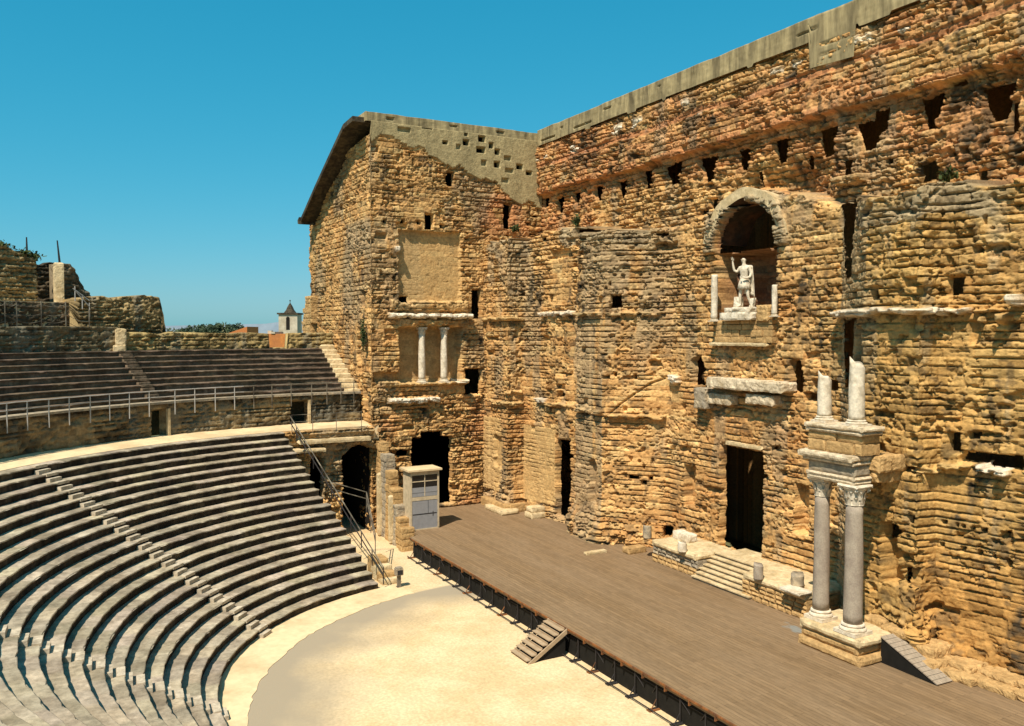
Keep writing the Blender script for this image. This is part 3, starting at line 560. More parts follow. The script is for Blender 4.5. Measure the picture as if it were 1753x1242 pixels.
C = tint(C, .7 * sst(.60, .70, fbm(U * .5, Z * .2, 174, 4)) * sst(.42, .58, fbm(U * 2.5, Z * 1.6, 175, 3)) + .5 * sst(.62, .72, fbm(U * 1.8, Z * 2.4, 176, 3)), SOOT)
# concrete repair over the rising broken top
cz = np.array(CONC); clow = np.interp(U, 19.0 + (cz[:, 0] - cz[0, 0]), cz[:, 1]) + (np.floor(vn(U * 1.1, U * 0, 170) * 5) / 5 - .5) * .9
conc = east * sst(0, .06, Z - clow)
dc = .13 + (fbm(U * 3, Z * 3, 171, 3) - .5) * .05
streak = fbm(U * 1.6, Z * .12, 172, 4)
d = d * (1 - conc) + dc * conc
C = C * (1 - conc[..., None]) + conc[..., None] * CONCR * (.7 + .6 * streak[..., None])
d += (fbm(U * .2, Z * .2, 181, 3) - .5) * .12 * (1 - conc)
# smooth plastered panels
for (s0, s1, z0, z1, dep, sh), cc2 in ((WHOLES[0], np.array([.36, .21, .12])), (WHOLES[6], np.array([.42, .28, .13]))):
    m = ((U > s0) & (U < s1) & (Z > z0) & (Z < z1)).astype(float)[..., None]
    top = (Z > z1 - 1.3)[..., None] if sh == 'r' and dep < 1 else np.zeros(Z.shape + (1,), bool)
    C = C * (1 - .6 * m) + .6 * m * np.where(top, np.array([.30, .15, .10]), cc2 if dep > 1 else np.array([.56, .36, .15])); d = d * (1 - .6 * m[..., 0])
Uw = U + (fbm(U * 2.3, Z * 2.3, 191, 3) - .5) * .24; Zw = Z + (fbm(U * 2.3 + 30, Z * 2.3, 192, 3) - .5) * .24
smallU = np.where(conc > .5, U, Uw); smallZ = np.where(conc > .5, Z, Zw)
Zc_ = Z.copy(); 
# the carve helper needs level rows: use the east part, whose rows are level
je = np.where(S > sc + .12)[0][0]
WC = np.zeros(U.shape, bool)
def on(fn, feats, a, b, *extra):
    sl = (slice(None), slice(a, b)); dd = d[sl].copy()
    if fn is carve: carve(dd, U[sl], Z[sl], smallU[sl], smallZ[sl], feats, WC[:, a:b])
    else:
        cc3 = C[sl].copy(); ledges(dd, cc3, U[sl], Z[sl], Uw[sl], Zw[sl], feats); C[sl] = cc3
    d[sl] = dd
on(ledges, WLEDGE, je, len(S)); on(carve, WHOLES, je, len(S))
# a filled block between the two levels of the small recessed panel, left in place
south = [(f[0], f[1], f[2], f[3], f[4], f[5]) for f in WHOLES if f[1] < sc]
for s0, s1, z0, z1, dep, sh in south:
    m = sst(-.01, .05, np.minimum(np.minimum(Uw - s0, s1 - Uw), np.minimum(Zw - z0, z1 - Zw))); d = d * (1 - m) - dep * m
# broken west end of the south face
d -= sst(1.2, 0, U) * .0
V = np.stack([X[None, :] + NR[None, :, 0] * d, Y[None, :] + NR[None, :, 1] * d, Z], -1)
V[..., 0] += (sst(.5, 0, U) * (fbm(Z * .9, Z * 0, 195, 3) - .5) * 1.6)
wing = thing('side_wing', 'tall ochre side wing with sloping roof edge and two small columns in a recess', 'building')
rear = np.where((S < sc)[:, None], np.stack([X - .0, np.full(len(S), -14.6)], 1), np.stack([np.full(len(S), -1.9), Y + 0], 1))
rear[np.abs(S - sc) < 1.9] = (-1.9, -14.6)
rear[S > sc + 1.9, 1] = Y[S > sc + 1.9]
# deep openings need a thick body: rear of the east wall further back
rear[(S > sc + 1.9), 0] = -9.5; rear[np.abs(S - sc) < 1.9] = (-9.5, -8.0); rear[(S < sc - 1.9), 1] = -8.0
rear_solid('wing_masonry', V, C, rear, M['masonry'], wing, WC)
# upper concrete band of the wing up to its level top
coping_sheet('concrete_coping', -16.75, .1, lambda x: 33.95 + 0 * x, lambda x: 34.72 + (fbm(x * .7, x * 0, 18, 3) - .5) * .08, -.26, [(-14.9, -14.3, 34.2, 34.5, .25, 'r'), (-9, -8.4, 34.3, 34.5, .2, 'r'), (-4.4, -3.7, 34.25, 34.5, .2, 'r')], wing, axis='y', depth=5.5)
# sloping roof slab with dark soffit over the south face
RP = [(-17.18, 27.89), (-11.98, 30.28), (-7.14, 32.39), (-2.96, 34.17), (-0.11, 34.04), (2.69, 33.98)]
RP[-1] = (-.35, 34.3); RP[-2] = (-1.4, 34.25)
b = MB(); poly = [(x, z) for x, z in RP] + [(x, z - .42) for x, z in RP[::-1]]
b.prism(poly, -17.75, -4.0); b.build('roof_slab', M['slate'], wing)
b = MB(); poly = [(RP[0][0] - .6, RP[0][1] - .25), (RP[0][0], RP[0][1] + .02), (RP[0][0], RP[0][1] - .7), (RP[0][0] - .5, RP[0][1] - .6)]
b.prism(poly, -17.95, -4.0); b.build('roof_gutter', M['slate'], wing)
# broken masonry spur at the wing's outer foot
b = MB()
for k, (u, v, w, hh, z) in enumerate([(0, 0, 3.4, 2.0, 15.4), (.5, 0, 3.2, 1.6, 17.2), (.9, .1, 2.4, 1.3, 18.7), (-.5, -.2, 2.2, 1.3, 14.4)]):
    ashlar(b, -18.5 + u - w / 2, -18.5 + u + w / 2, -17.0, -15.6, z, z + hh, .5, .8, .09, 40 + k)
b.build('broken_buttress', M['stone_ochre'], wing)

# ------------------------------------------------------------------ columns
def shaft(r0, r1, z0, z1, broken=0, n=24, seed=0):
    V = []; F = []; nz = 14
    for i in range(nz + 1):
        t = i / nz
        for k in range(n):
            a = 2 * math.pi * k / n; r = r0 + (r1 - r0) * t ** 1.4 + .012 * math.sin(5 * a + 9 * t + seed)
            z = z0 + (z1 - z0) * t
            if broken and i >= nz - 3: z += broken * ((i - nz + 3) / 3) * (math.cos(a + seed) * .7 + .25 * math.sin(3 * a + seed))
            V.append((r * math.cos(a), r * math.sin(a), z))
    for i in range(nz):
        for k in range(n): F.append((i * n + k, i * n + (k + 1) % n, (i + 1) * n + (k + 1) % n, (i + 1) * n + k))
    F.append(tuple(range(n - 1, -1, -1))); V.append((0, 0, z1 - broken * .35)); c = len(V) - 1
    for k in range(n): F.append((nz * n + k, nz * n + (k + 1) % n, c))
    m = MB(); m.add(V, F); return m
def base_mb(r, z0, h):
    m = MB(); m.box(-r * 1.42, r * 1.42, -r * 1.42, r * 1.42, z0, z0 + h * .34)
    m.lathe([(r * 1.38, z0 + h * .34), (r * 1.44, z0 + h * .46), (r * 1.38, z0 + h * .58), (r * 1.18, z0 + h * .66), (r * 1.16, z0 + h * .74), (r * 1.26, z0 + h * .84), (r * 1.2, z0 + h * .95), (r * 1.02, z0 + h)]); return m
def capital_mb(r, z0, h, seed=1):
    m = MB(); m.lathe([(r * .98, z0), (r * 1.08, z0 + h * .03), (r * 1.0, z0 + h * .07), (r * .98, z0 + h * .3), (r * 1.05, z0 + h * .5), (r * 1.22, z0 + h * .72), (r * 1.45, z0 + h * .84)])
    for tier, (zz, rr, hh, nn) in enumerate(((.06, 1.02, .38, 8), (.30, 1.08, .42, 8))):        # two rows of acanthus leaves
        for k in range(nn):
            a = 2 * math.pi * (k + .5 * tier) / nn; mm = Matrix.Rotation(a, 4, 'Z')
            pts = [(r * rr, zz), (r * (rr + .10), zz + hh * .5), (r * (rr + .22), zz + hh * .85), (r * (rr + .42), zz + hh), (r * (rr + .40), zz + hh * .82)]
            V = []; 
            for i, (x, z) in enumerate(pts):
                w = r * (.34, .36, .28, .16, .05)[i]
                V += [tuple(mm @ Vector((x, -w, z0 + z * h))), tuple(mm @ Vector((x + .04 * r, 0, z0 + z * h))), tuple(mm @ Vector((x, w, z0 + z * h)))]
            F = []
            for i in range(len(pts) - 1):
                for j in (0, 1): F.append((i * 3 + j, i * 3 + j + 1, i * 3 + j + 4, i * 3 + j + 3))
            m.add(V, F)
    for k in range(4):                                                                  # corner volutes
        a = math.pi / 4 + k * math.pi / 2; c = Vector((math.cos(a) * r * 1.55, math.sin(a) * r * 1.55, z0 + h * .76))
        t = Vector((-math.sin(a), math.cos(a), 0)) * r * .17
        m.tube([c - t, c + t], r * .2, 8)
    m.rough(-r * 1.5, r * 1.5, -r * 1.5, r * 1.5, z0 + h * .85, z0 + h, .02, .12, seed); return m
PC1 = [38.94, -6.4, 1.95]; PC2 = [41.07, -6.63, 1.95]
PC2[1] = PC1[1] - .25
def column(x, y, z0, r, hb, hs, hc, label, group):
    t = thing('column', label, 'column', (x, y, z0), group)
    base_mb(r, 0, hb).build('base', M['marble'], t, smooth=False)
    o = shaft(r, r * .88, hb, hb + hs).build('shaft', M['granite'], t, smooth=True)
    capital_mb(r * .9, hb + hs, hc).build('capital', M['marble'], t); return t
ZCAP = 9.09
column(PC1[0], PC1[1], 1.95, .40, .5, ZCAP - 1.95 - .5 - .95, .95, 'tall grey granite column on white base, the one nearer the stone steps', 'tall granite columns')
column(PC2[0], PC2[1], 1.95, .44, .5, ZCAP - 1.95 - .5 - 1.0, 1.0, 'tall grey granite column on white base, the one beside the wooden ramp', 'tall granite columns')
xa, xb = PC1[0] - .75, PC2[0] + .65; yf, yb = PC1[1] - .85, PC1[1] + .7
# plinth
pl = thing('column_plinth', 'long ochre block plinth of stepped courses under the two tall columns', 'plinth')
b = MB(); b.rough(xa + .05, xb + .4, yf - .15, yb + 1.5, SZ - .05, SZ + .42, .04, .16, 11); b.build('lower_course', M['stone_ochre'], pl)
b = MB(); b.rough(xa + .12, xb + .15, yf, yb + 1.4, SZ + .42, SZ + .86, .035, .16, 12); b.build('middle_course', M['stone_ochre'], pl)
b = MB(); b.rough(xa + .08, xb + .35, yf - .1, yb + 1.45, SZ + .86, 1.95, .035, .16, 13); b.build('top_course', M['stone_pale'], pl)
# entablature
xa_p, xb_p = xa, xb; xa = PC1[0] - .44; xb = PC2[0] + .42; yf = PC2[1] - .5; yb = PC1[1] + .5
en = thing('entablature', 'broken white and ochre entablature block lying on the capitals of the two tall columns', 'entablature', (0, 0, ZCAP))
b = MB(); b.rough(xa, xb, yf, yb, 0, .20, .02, .1, 21); b.rough(xa - .04, xb + .04, yf - .04, yb + .04, .20, .38, .015, .1, 22); b.build('architrave', M['marble_worn'], en)
b = MB(); b.rough(xa + .06, xb - .06, yf + .06, yb - .06, .38, .92, .02, .12, 23); b.build('frieze', M['stone_grey'], en)
b = MB(); b.rough(xa - .16, xb + .05, yf - .14, yb + .05, .92, 1.10, .02, .1, 24); b.rough(xa - .36, xb + .04, yf - .3, yb + .1, 1.10, 1.40, .05, .1, 25); b.build('cornice', M['marble_worn'], en)
b = MB(); ashlar(b, xa + .02, xb + .22, yf + .1, yb + .2, 1.40, 2.36, .5, 1.5, .02, 26); b.build('attic_block', M['stone_ochre'], en)
b = MB(); b.rough(xa - .1, xb + .4, yf - .04, yb + .3, 2.36, 2.54, .02, .1, 27); b.rough(xa - .16, xb + .48, yf - .1, yb + .34, 2.54, 2.76, .04, .1, 33); b.build('attic_cornice', M['marble_worn'], en)
b = MB(); b.rough(xb - .7, xb + .5, yb - .2, -4.0, .55, 1.35, .10, .13, 28); b.rough(xb - .55, xb + .3, yb - .1, -4.0, .05, .6, .10, .13, 29); b.build('tie_beam', M['stone_ochre'], en)
ZA = ZCAP + 2.76
def stub(name, label, x, y, z, r, hh, hb, group, mt='marble', br=.25, seed=0, cat='column'):
    t = thing(name, label, cat, (x, y, z), group)
    if hb: base_mb(r * .95, 0, hb).build('base', M[mt], t)
    shaft(r, r * .93, hb, hh, br, seed=seed).build('shaft', M[mt], t, smooth=True); return t
zt1 = 14.13; zt2 = 14.87
stub('broken_column', 'shorter broken white marble column stub standing on the entablature', 38.99, PC1[1], ZA, .34, zt1 - ZA, .3, 'broken column stubs', br=.30, seed=2.2)
stub('broken_column', 'taller broken white marble column stub with slanting top, standing on the entablature', 40.98, PC1[1] - .1, ZA, .37, zt2 - ZA, .3, 'broken column stubs', br=.30, seed=2.6)
# slender columns by the statue
zc0, zc1 = 17.0, 20.07
stub('slender_column', 'slender white column shaft standing at the window side of the statue niche, the taller of the two', 25.57, -1.5, zc0, .22, zc1 - zc0, .16, 'slender columns beside the statue', br=.03)
zc2, zc3 = 17.23, 19.17
stub('slender_column', 'short slender white column shaft on the shadowed side of the statue niche', 30.77, -1.4, zc2, .17, zc3 - zc2, .14, 'slender columns beside the statue', br=.02)
# columns in the wing's recess
wz0, wz1 = 11.82, 16.71
for y, lab, sd in ((-11.73, 'small pale column with leafy capital in the wing recess, the straighter one', 1), (-9.62, 'small white column in the wing recess with eroded shaft and worn capital', 4)):
    t = thing('recess_column', lab, 'column', (-.1, y, wz0), 'columns in the wing recess')
    base_mb(.30, 0, .35).build('base', M['marble'], t)
    shaft(.31, .27, .35, wz1 - wz0 - .65).build('shaft', M['marble'], t, smooth=True)
    capital_mb(.27, wz1 - wz0 - .65, .65, sd).build('capital', M['marble'], t)

# ================================================================== STATUE
def skin(name, chains, material, parent=None, sub=1):
    vs = []; es = []; rs = []
    for ch in chains:
        prev = None
        for it in ch:
            if isinstance(it, int): prev = it; continue
            vs.append(it[0]); rs.append(it[1]); i = len(vs) - 1
            if prev is not None: es.append((prev, i))
            prev = i
    me = bpy.data.meshes.new(name); me.from_pydata(vs, es, []); o = bpy.data.objects.new(name, me); col.objects.link(o)
    o.modifiers.new('skin', 'SKIN'); s = o.modifiers.new('sub', 'SUBSURF'); s.levels = sub; s.render_levels = sub
    for i, r in enumerate(rs):
        sv = me.skin_vertices[0].data[i]; sv.radius = r if isinstance(r, tuple) else (r, r)
        sv.use_root = (i == 0)
    bpy.context.view_layer.update()
    dg = bpy.context.evaluated_depsgraph_get(); m2 = bpy.data.meshes.new_from_object(o.evaluated_get(dg)); m2.name = name
    bpy.data.objects.remove(o); m2.materials.clear(); m2.materials.append(material)
    m2.polygons.foreach_set('use_smooth', np.ones(len(m2.polygons), bool))
    o = bpy.data.objects.new(name, m2); col.objects.link(o)
    if parent is not None: o.parent = parent
    return o
stz = 17.87; stx = 28.25
sth = 21.16 - stz
k = sth / 1.98
def q(x, y, z): return (x * k, y * k, z * k)
st = thing('marble_statue', 'white marble statue of a cloaked man with raised arm in the arched niche', 'statue', (stx, -1.45, stz), rz=R(12))
# pelvis first (root), spine, head, legs, arms with fingers
ch = [[(q(0, 0, 1.0), (.17 * k, .12 * k)), (q(0, 0, 1.18), (.15 * k, .11 * k)), (q(.0, -.01, 1.38), (.20 * k, .13 * k)), (q(0, 0, 1.52), (.17 * k, .10 * k)), (q(-.01, -.01, 1.61), .065 * k), (q(-.02, -.02, 1.70), .075 * k), (q(-.025, -.03, 1.79), (.088 * k, .10 * k)), (q(-.025, -.02, 1.88), .062 * k)],
      [0, (q(-.10, 0, .92), .10 * k), (q(-.14, -.05, .52), .065 * k), (q(-.15, -.05, .40), .06 * k), (q(-.17, 0, .10), .042 * k), (q(-.18, -.10, .04), .045 * k), (q(-.19, -.17, .03), .03 * k)],
      [0, (q(.10, 0, .92), .10 * k), (q(.17, -.02, .52), .065 * k), (q(.18, -.01, .40), .06 * k), (q(.24, .10, .10), .042 * k), (q(.26, .02, .04), .045 * k), (q(.28, -.07, .03), .03 * k)],
      [3, (q(-.20, 0, 1.51), .075 * k), (q(-.30, -.04, 1.36), .058 * k), (q(-.38, -.12, 1.42), .05 * k), (q(-.40, -.16, 1.62), .042 * k), (q(-.41, -.17, 1.73), .032 * k), (q(-.41, -.18, 1.80), (.045 * k, .022 * k))],
      [3, (q(.20, 0, 1.51), .075 * k), (q(.28, .03, 1.30), .06 * k), (q(.27, -.04, 1.14), .05 * k), (q(.20, -.17, 1.10), .042 * k), (q(.13, -.24, 1.12), .034 * k), (q(.09, -.27, 1.13), (.04 * k, .024 * k))]]
body = skin('body', ch, M['marble'], st, 2)
# fingers and face as small pieces joined into the same body mesh
fm = MB()
hc = Vector(q(-.41, -.18, 1.82))
for i, (dx, dz, ln) in enumerate(((-.04, .0, .085), (-.015, .01, .10), (.01, .01, .095), (.033, .0, .075))):
    p = hc + Vector((dx * k, 0, dz * k)); fm.tube([p, p + Vector((dx * .2 * k, -.01 * k, ln * .55 * k)), p + Vector((dx * .2 * k, -.04 * k, ln * k))], [.013 * k, .012 * k, .008 * k])
fm.tube([hc + Vector((.035 * k, 0, -.04 * k)), hc + Vector((.07 * k, -.02 * k, 0)), hc + Vector((.08 * k, -.03 * k, .035 * k))], [.015 * k, .013 * k, .008 * k])
hc2 = Vector(q(.07, -.28, 1.13))
for i in range(4): p = hc2 + Vector((-.01 * k, 0, (.035 - .023 * i) * k)); fm.tube([p, p + Vector((-.045 * k, -.02 * k, -.005 * k)), p + Vector((-.06 * k, .02 * k, -.01 * k))], [.012 * k, .012 * k, .008 * k])
fm.tube([hc2 + Vector((0, -.01 * k, .04 * k)), hc2 + Vector((-.03 * k, -.03 * k, .065 * k))], [.014 * k, .009 * k])
hd = Vector(q(-.025, -.03, 1.79))
fm.tube([hd + Vector((0, -.09 * k, .03 * k)), hd + Vector((0, -.115 * k, -.01 * k)), hd + Vector((0, -.09 * k, -.015 * k))], [.010 * k, .018 * k, .01 * k])      # nose
for sx in (-1, 1):
    fm.tube([hd + Vector((sx * .02 * k, -.09 * k, .03 * k)), hd + Vector((sx * .05 * k, -.08 * k, .03 * k))], .010 * k)      # brow over eye
    fm.tube([hd + Vector((sx * .088 * k, .0, .02 * k)), hd + Vector((sx * .092 * k, .015 * k, -.02 * k))], .016 * k)          # ear
fm.tube([hd + Vector((-.025 * k, -.092 * k, -.04 * k)), hd + Vector((.025 * k, -.092 * k, -.04 * k))], .009 * k)              # mouth
import bmesh
bm = bmesh.new(); bm.from_mesh(body.data)
tmp = fm.build('tmp', M['marble']); bm.from_mesh(tmp.data); bm.to_mesh(body.data); bm.free(); bpy.data.objects.remove(tmp)
# kilt of leather strips under the cuirass
b = MB(); V = []; F = []; n = 36
for i, (z, r) in enumerate(((1.10, .155), (1.0, .205), (.86, .235), (.70, .265), (.695, .235), (.95, .18))):
    for j in range(n):
        t = 2 * math.pi * j / n; rr = r * (1 + (.05 if i in (2, 3) else 0) * (1 if j % 3 else -1)); V.append(q(rr * math.cos(t), rr * .78 * math.sin(t), z))
for i in range(5):
    for j in range(n): F.append((i * n + j, i * n + (j + 1) % n, (i + 1) * n + (j + 1) % n, (i + 1) * n + j))
b.add(V, F); b.build('skirt', M['marble'], st, smooth=True)
# cloak: over the shoulder, down the back and over the bent arm
b = MB(); V = []; F = []; nu, nv = 14, 16
for layer in (0, 1):
    for j in range(nv + 1):
        t = j / nv
        for i in range(nu + 1):
            w = i / nu; x = -.16 + (.50 + .10 * t) * w; y = .13 + .05 * math.sin(w * 14 + t * 2) * (.4 + t) + .03 * t - (.16 * sst(.72, 1, w)) + (layer * .045)
            z = 1.55 - t * (1.02 + .18 * w) + .06 * math.sin(w * 3)
            V.append(q(x, y, z))
g = (nu + 1) * (nv + 1)
for j in range(nv):
    for i in range(nu):
        a = j * (nu + 1) + i; F.append((a, a + 1, a + nu + 2, a + nu + 1)); F.append((g + a + 1, g + a, g + a + nu + 1, g + a + nu + 2))
for j in range(nv):
    a = j * (nu + 1); F.append((a, a + nu + 1, g + a + nu + 1, g + a)); a += nu; F.append((a + nu + 1, a, g + a, g + a + nu + 1))
for i in range(nu):
    F.append((i + 1, i, g + i, g + i + 1)); a = nv * (nu + 1) + i; F.append((a, a + 1, g + a + 1, g + a))
b.add(V, F); b.build('cloak', M['marble'], st, smooth=True)
b = MB(); b.rough(-.42 * k, .46 * k, -.26 * k, .24 * k, -.10 * k, .01 * k, .02 * k, .05 * k, 61); b.rough(-.46 * k, -.16 * k, -.02 * k, .2 * k, 0, .42 * k, .05 * k, .06 * k, 62); b.rough(.30 * k, .44 * k, -.05 * k, .12 * k, 0, .34 * k, .05 * k, .06 * k, 63); b.build('rocky_base', M['marble'], st)
pz = 17.05
pd = thing('statue_pedestal', 'white marble pedestal block under the statue in the arched niche', 'pedestal', (stx - .25, -1.4, pz))
b = MB(); b.rough(-1.55, 1.3, -.55, .75, 0, (stz - pz) * .62, .05, .14, 65); b.rough(-1.2, 1.0, -.45, .75, (stz - pz) * .62, stz - pz - .02, .05, .14, 66); b.build('block', M['marble'], pd)
b = MB(); b.rough(1.35, 2.4, -.2, 1.0, -.1, .9, .12, .15, 67); b.build('rubble_stone', M['stone_ochre'], pd)

# ================================================================== PODIUM + STEPS
sp = thing('stone_steps', 'pale stone steps of seven treads climbing from the stage to the central doorway', 'steps')
x0, x1 = 27.2, 31.36
yb0 = -4.75; yt = -2.55
ns = 7; PT = SZ + 1.45
for i in range(ns):
    b = MB(); za = SZ - .02 if i == 0 else SZ + 1.45 * i / ns
    ya = yb0 + (yt - yb0) * i / ns
    zb_ = SZ + 1.45 * (i + 1) / ns
    b.rough(x0 + .03, x1 + .85, ya + .10, yt + .3, za, zb_ - .07, .010, .25, 70 + i, round_=.005); b.build('riser', M['stone_grey'], sp)
    b = MB(); b.rough(x0 + .02 + .05 * (i % 2), x1 + .9, ya, yt + .3, zb_ - .07, zb_, .012, .25, 170 + i, round_=.005); b.build('tread', M['stone_pale'], sp)
def block(name, label, cat, pts, mt='stone_ochre', group=None, amp=.05):
    t = thing(name, label, cat, group=group)
    for nm, (a, b_, c, d_, e, f), m_, sd in pts:
        b = MB(); (ashlar(b, a, b_, c, d_, e, f, .30, .55, .03, sd) if nm == 'masonry_course' else b.rough(a, b_, c, d_, e, f, amp, .16, sd)); b.build(nm, M[m_], t)
    return t
lx0 = 22.67; ly0 = -4.34
block('podium', 'ochre stone podium block left of the steps, carrying a pale drum stub', 'podium',
      [('masonry_course', (lx0, x0 - .02, ly0, -1.2, SZ - .05, SZ + .5), 'stone_ochre', 81), ('masonry_course', (lx0 + .05, x0 + .04, ly0 + .05, -1.2, SZ + .5, SZ + 1.05), 'stone_grey', 82), ('cap_slab', (lx0 - .08, x0 + .08, ly0 - .08, -1.1, SZ + 1.05, PT), 'stone_pale', 83)])
rx1 = 36.35
block('podium', 'ochre stone podium block between steps and tall columns, carrying a grey cylinder drum', 'podium',
      [('masonry_course', (x1 + .1, rx1, -4.54, -1.3, SZ - .05, SZ + .5), 'stone_ochre', 84), ('masonry_course', (x1 + .05, rx1 - .05, -4.54 + .04, -1.3, SZ + .5, SZ + 1.05), 'stone_ochre', 85), ('cap_slab', (x1 + .02, rx1 - .02, -4.54 - .02, -1.2, SZ + 1.05, PT), 'stone_pale', 86)])
block('landing', 'pale stone landing in front of the central doorway at the head of the steps', 'landing', [('paving', (x0 - .1, rx1 - .1, yt + .1, -.2, SZ + .6, PT - .015), 'stone_pale', 87)])
# things on the podium
def drum(label, px, z, r, hh, mt, seed, group='broken column drums on the podium', name='column_drum', tilt=0):
    t = thing(name, label, 'column drum', (px[0], px[1], z), group); o = shaft(r, r * .95, 0, hh, r * .35, 18, seed).build('drum', M[mt], t, smooth=True)
    if tilt: t.rotation_euler = (0, tilt, 0)
    return t
drum('dark grey fluted drum stub at the far corner of the podium left of the steps', [22.13, -4.27, 2.15], PT - .02, .30, .85, 'stone_grey', 1)
drum('pale drum stub at the corner of the podium beside the head of the steps', [26.07, -4.49, 2.15], PT - .02, .30, .6, 'marble', 2)
drum('smooth grey cylinder drum at the near corner of the steps', [32.91, -4.64, 2.15], PT - .02, .28, .85, 'granite', 3)
drum('dark rough drum stub on a white slab near the tall columns', [35.17, -3.96, 2.15], PT + .12, .36, .62, 'stone_grey', 4)
t = thing('white_slab', 'white marble slab under the dark rough drum stub', 'slab', [35.66, -4.62, 2.15]); b = MB(); b.rough(-.75, .75, -.5, .5, -.02, .15, .02, .12, 90); b.build('slab', M['marble'], t)
t = thing('marble_block', 'white broken marble block lying behind the pale drum stub on the podium', 'stone block', [23.88, -2.44, 2.15]); b = MB(); b.rough(-.85, .85, -.4, .4, 0, .55, .07, .12, 91); b.build('block', M['marble'], t)
t = thing('flat_slab', 'flat pale stone slab lying on the stage in front of the projecting pier', 'slab', (0, 0, SZ))
b = MB(); a0 = [19.07, -7.43, 0.7]; a1 = [19.51, -4.63, 0.7]; b.rough(a0[0], a1[0], a0[1] - .1, a0[1] + 1.7, -.02, .18, .02, .16, 92); b.build('slab', M['stone_pale'], t)
t = thing('stone_block', 'low ochre stone block between the flat slab and the podium', 'stone block', (0, 0, SZ))
b = MB(); a0 = [19.94, -4.84, 0.7]; a1 = [20.58, -3.68, 0.7]; b.rough(a0[0], a1[0] + .2, a0[1], a0[1] + 1.6, -.02, .42, .03, .16, 93); b.build('block', M['stone_ochre'], t)
t = thing('stone_block', 'pale square stone block beside the side doorway, taller than its neighbour', 'stone block', (0, 0, SZ))
a0 = [6.66, -5.58, 0.7]; a1 = [8.1, -3.4, 0.7]
b = MB(); b.rough(a0[0], a1[0] - .2, a0[1] + .3, a0[1] + 2.2, -.02, .5, .04, .16, 94); b.rough(a0[0] + .1, a1[0] - .3, a0[1] + .4, a0[1] + 2.2, .5, .95, .04, .16, 95); b.build('block', M['stone_pale'], t)
t = thing('stone_block', 'low pale stone block at the foot of the corner pier', 'stone block', (0, 0, SZ))
a0 = [1.49, -6.62, 0.7]; a1 = [5.56, -5.19, 0.7]
b = MB(); b.rough(a0[0] + .6, a1[0] - .1, a0[1] - .2, a0[1] + 1.6, -.02, .42, .04, .16, 96); b.build('block', M['stone_pale'], t)
t = thing('pier_footing', 'stepped moulded footing course running round the corner pier', 'footing', (0, 0, SZ))
b = MB(); b.rough(.1, 4.7, -6.2, -5.2, 0, .75, .05, .16, 97); b.rough(4.2, 4.85, -5.6, -3.6, 0, .75, .05, .16, 98); b.build('course', M['stone_ochre'], t)
t = thing('rock_ledge', 'rough ochre rock ledge along the foot of the wall beyond the ramp', 'rock', (0, 0, SZ))
b = MB()
for i, (xx, w, yy, hh) in enumerate([(43.6, 1.6, -4.9, 1.2), (45.0, 1.8, -4.4, .7), (46.6, 2.0, -4.0, .6), (48.4, 2.2, -3.9, .7), (50.4, 2.6, -3.9, .6), (42.3, 1.5, -5.2, 1.7), (41.0, 1.4, -5.0, 1.8)]):
    b.rough(xx - w / 2, xx + w / 2, yy - .5, yy + 1.6, -.05, hh * .5, .10, .11, 400 + i, sc=2.6); b.rough(xx - w / 2 - .2, xx + w / 2 - .4, yy + .1, yy + 1.8, hh * .4, hh * .85, .10, .11, 430 + i, sc=2.6)
b.build('rock', M['stone_ochre'], t)

# ================================================================== STAGE
YF = -16.43
stg = thing('stage_platform', 'broad weathered plank stage raised on dark scaffolding along its front edge', 'stage')
sx0 = 8.75
b = MB(); b.slab([(sx0, YF), (60, YF), (60, 1.5), (-.6, 1.5), (-.6, -15.2), (sx0 - .6, -15.5)], SZ - .2, SZ); b.build('deck', deck_mat(), stg)
b = MB(); b.box(sx0 - .05, 60, YF - .06, YF - .003, SZ - .085, SZ - .002); b.build('edge_board', M['rust'], stg)
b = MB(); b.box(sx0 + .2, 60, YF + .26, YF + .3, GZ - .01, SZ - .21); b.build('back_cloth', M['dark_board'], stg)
b = MB(); b.tube([(sx0 + .2, YF - .3, GZ + .12), (60, YF - .3, GZ + .12)], .03); b.tube([(sx0 + .2, YF + .25, SZ - .5), (60, YF + .25, SZ - .5)], .03); b.build('ledger_tube', M['iron'], stg)
x = sx0 + .5; i = 0
while x < 58:
    b = MB(); yy = YF + .12
    b.tube([(x, yy, GZ + .02), (x, yy, SZ - .2)], .035); 
    b.tube([(x, yy, SZ - .35), (x + (.9 if i % 2 else -.9), yy + .3, GZ + .1)], .025); b.tube([(x, YF - .3, GZ + .05), (x, yy + .6, GZ + .05)], .03)
    p = b.build('scaffold_support', M['iron'], stg)
    b = MB(); b.box(x - .13, x + .13, yy - .48, yy + .1, GZ + .0, GZ + .06); b.tube([(x, yy - .3, GZ + .06), (x, yy, GZ + .5)], .025); b.build('foot_plate', M['iron'] if i % 3 else M['rust'], p)
    b = MB(); b.box(x + .75, x + .80, YF - .08, YF + .2, SZ - .30, SZ - .02); b.build('edge_bracket', M['rust'], stg)
    x += 1.62; i += 1
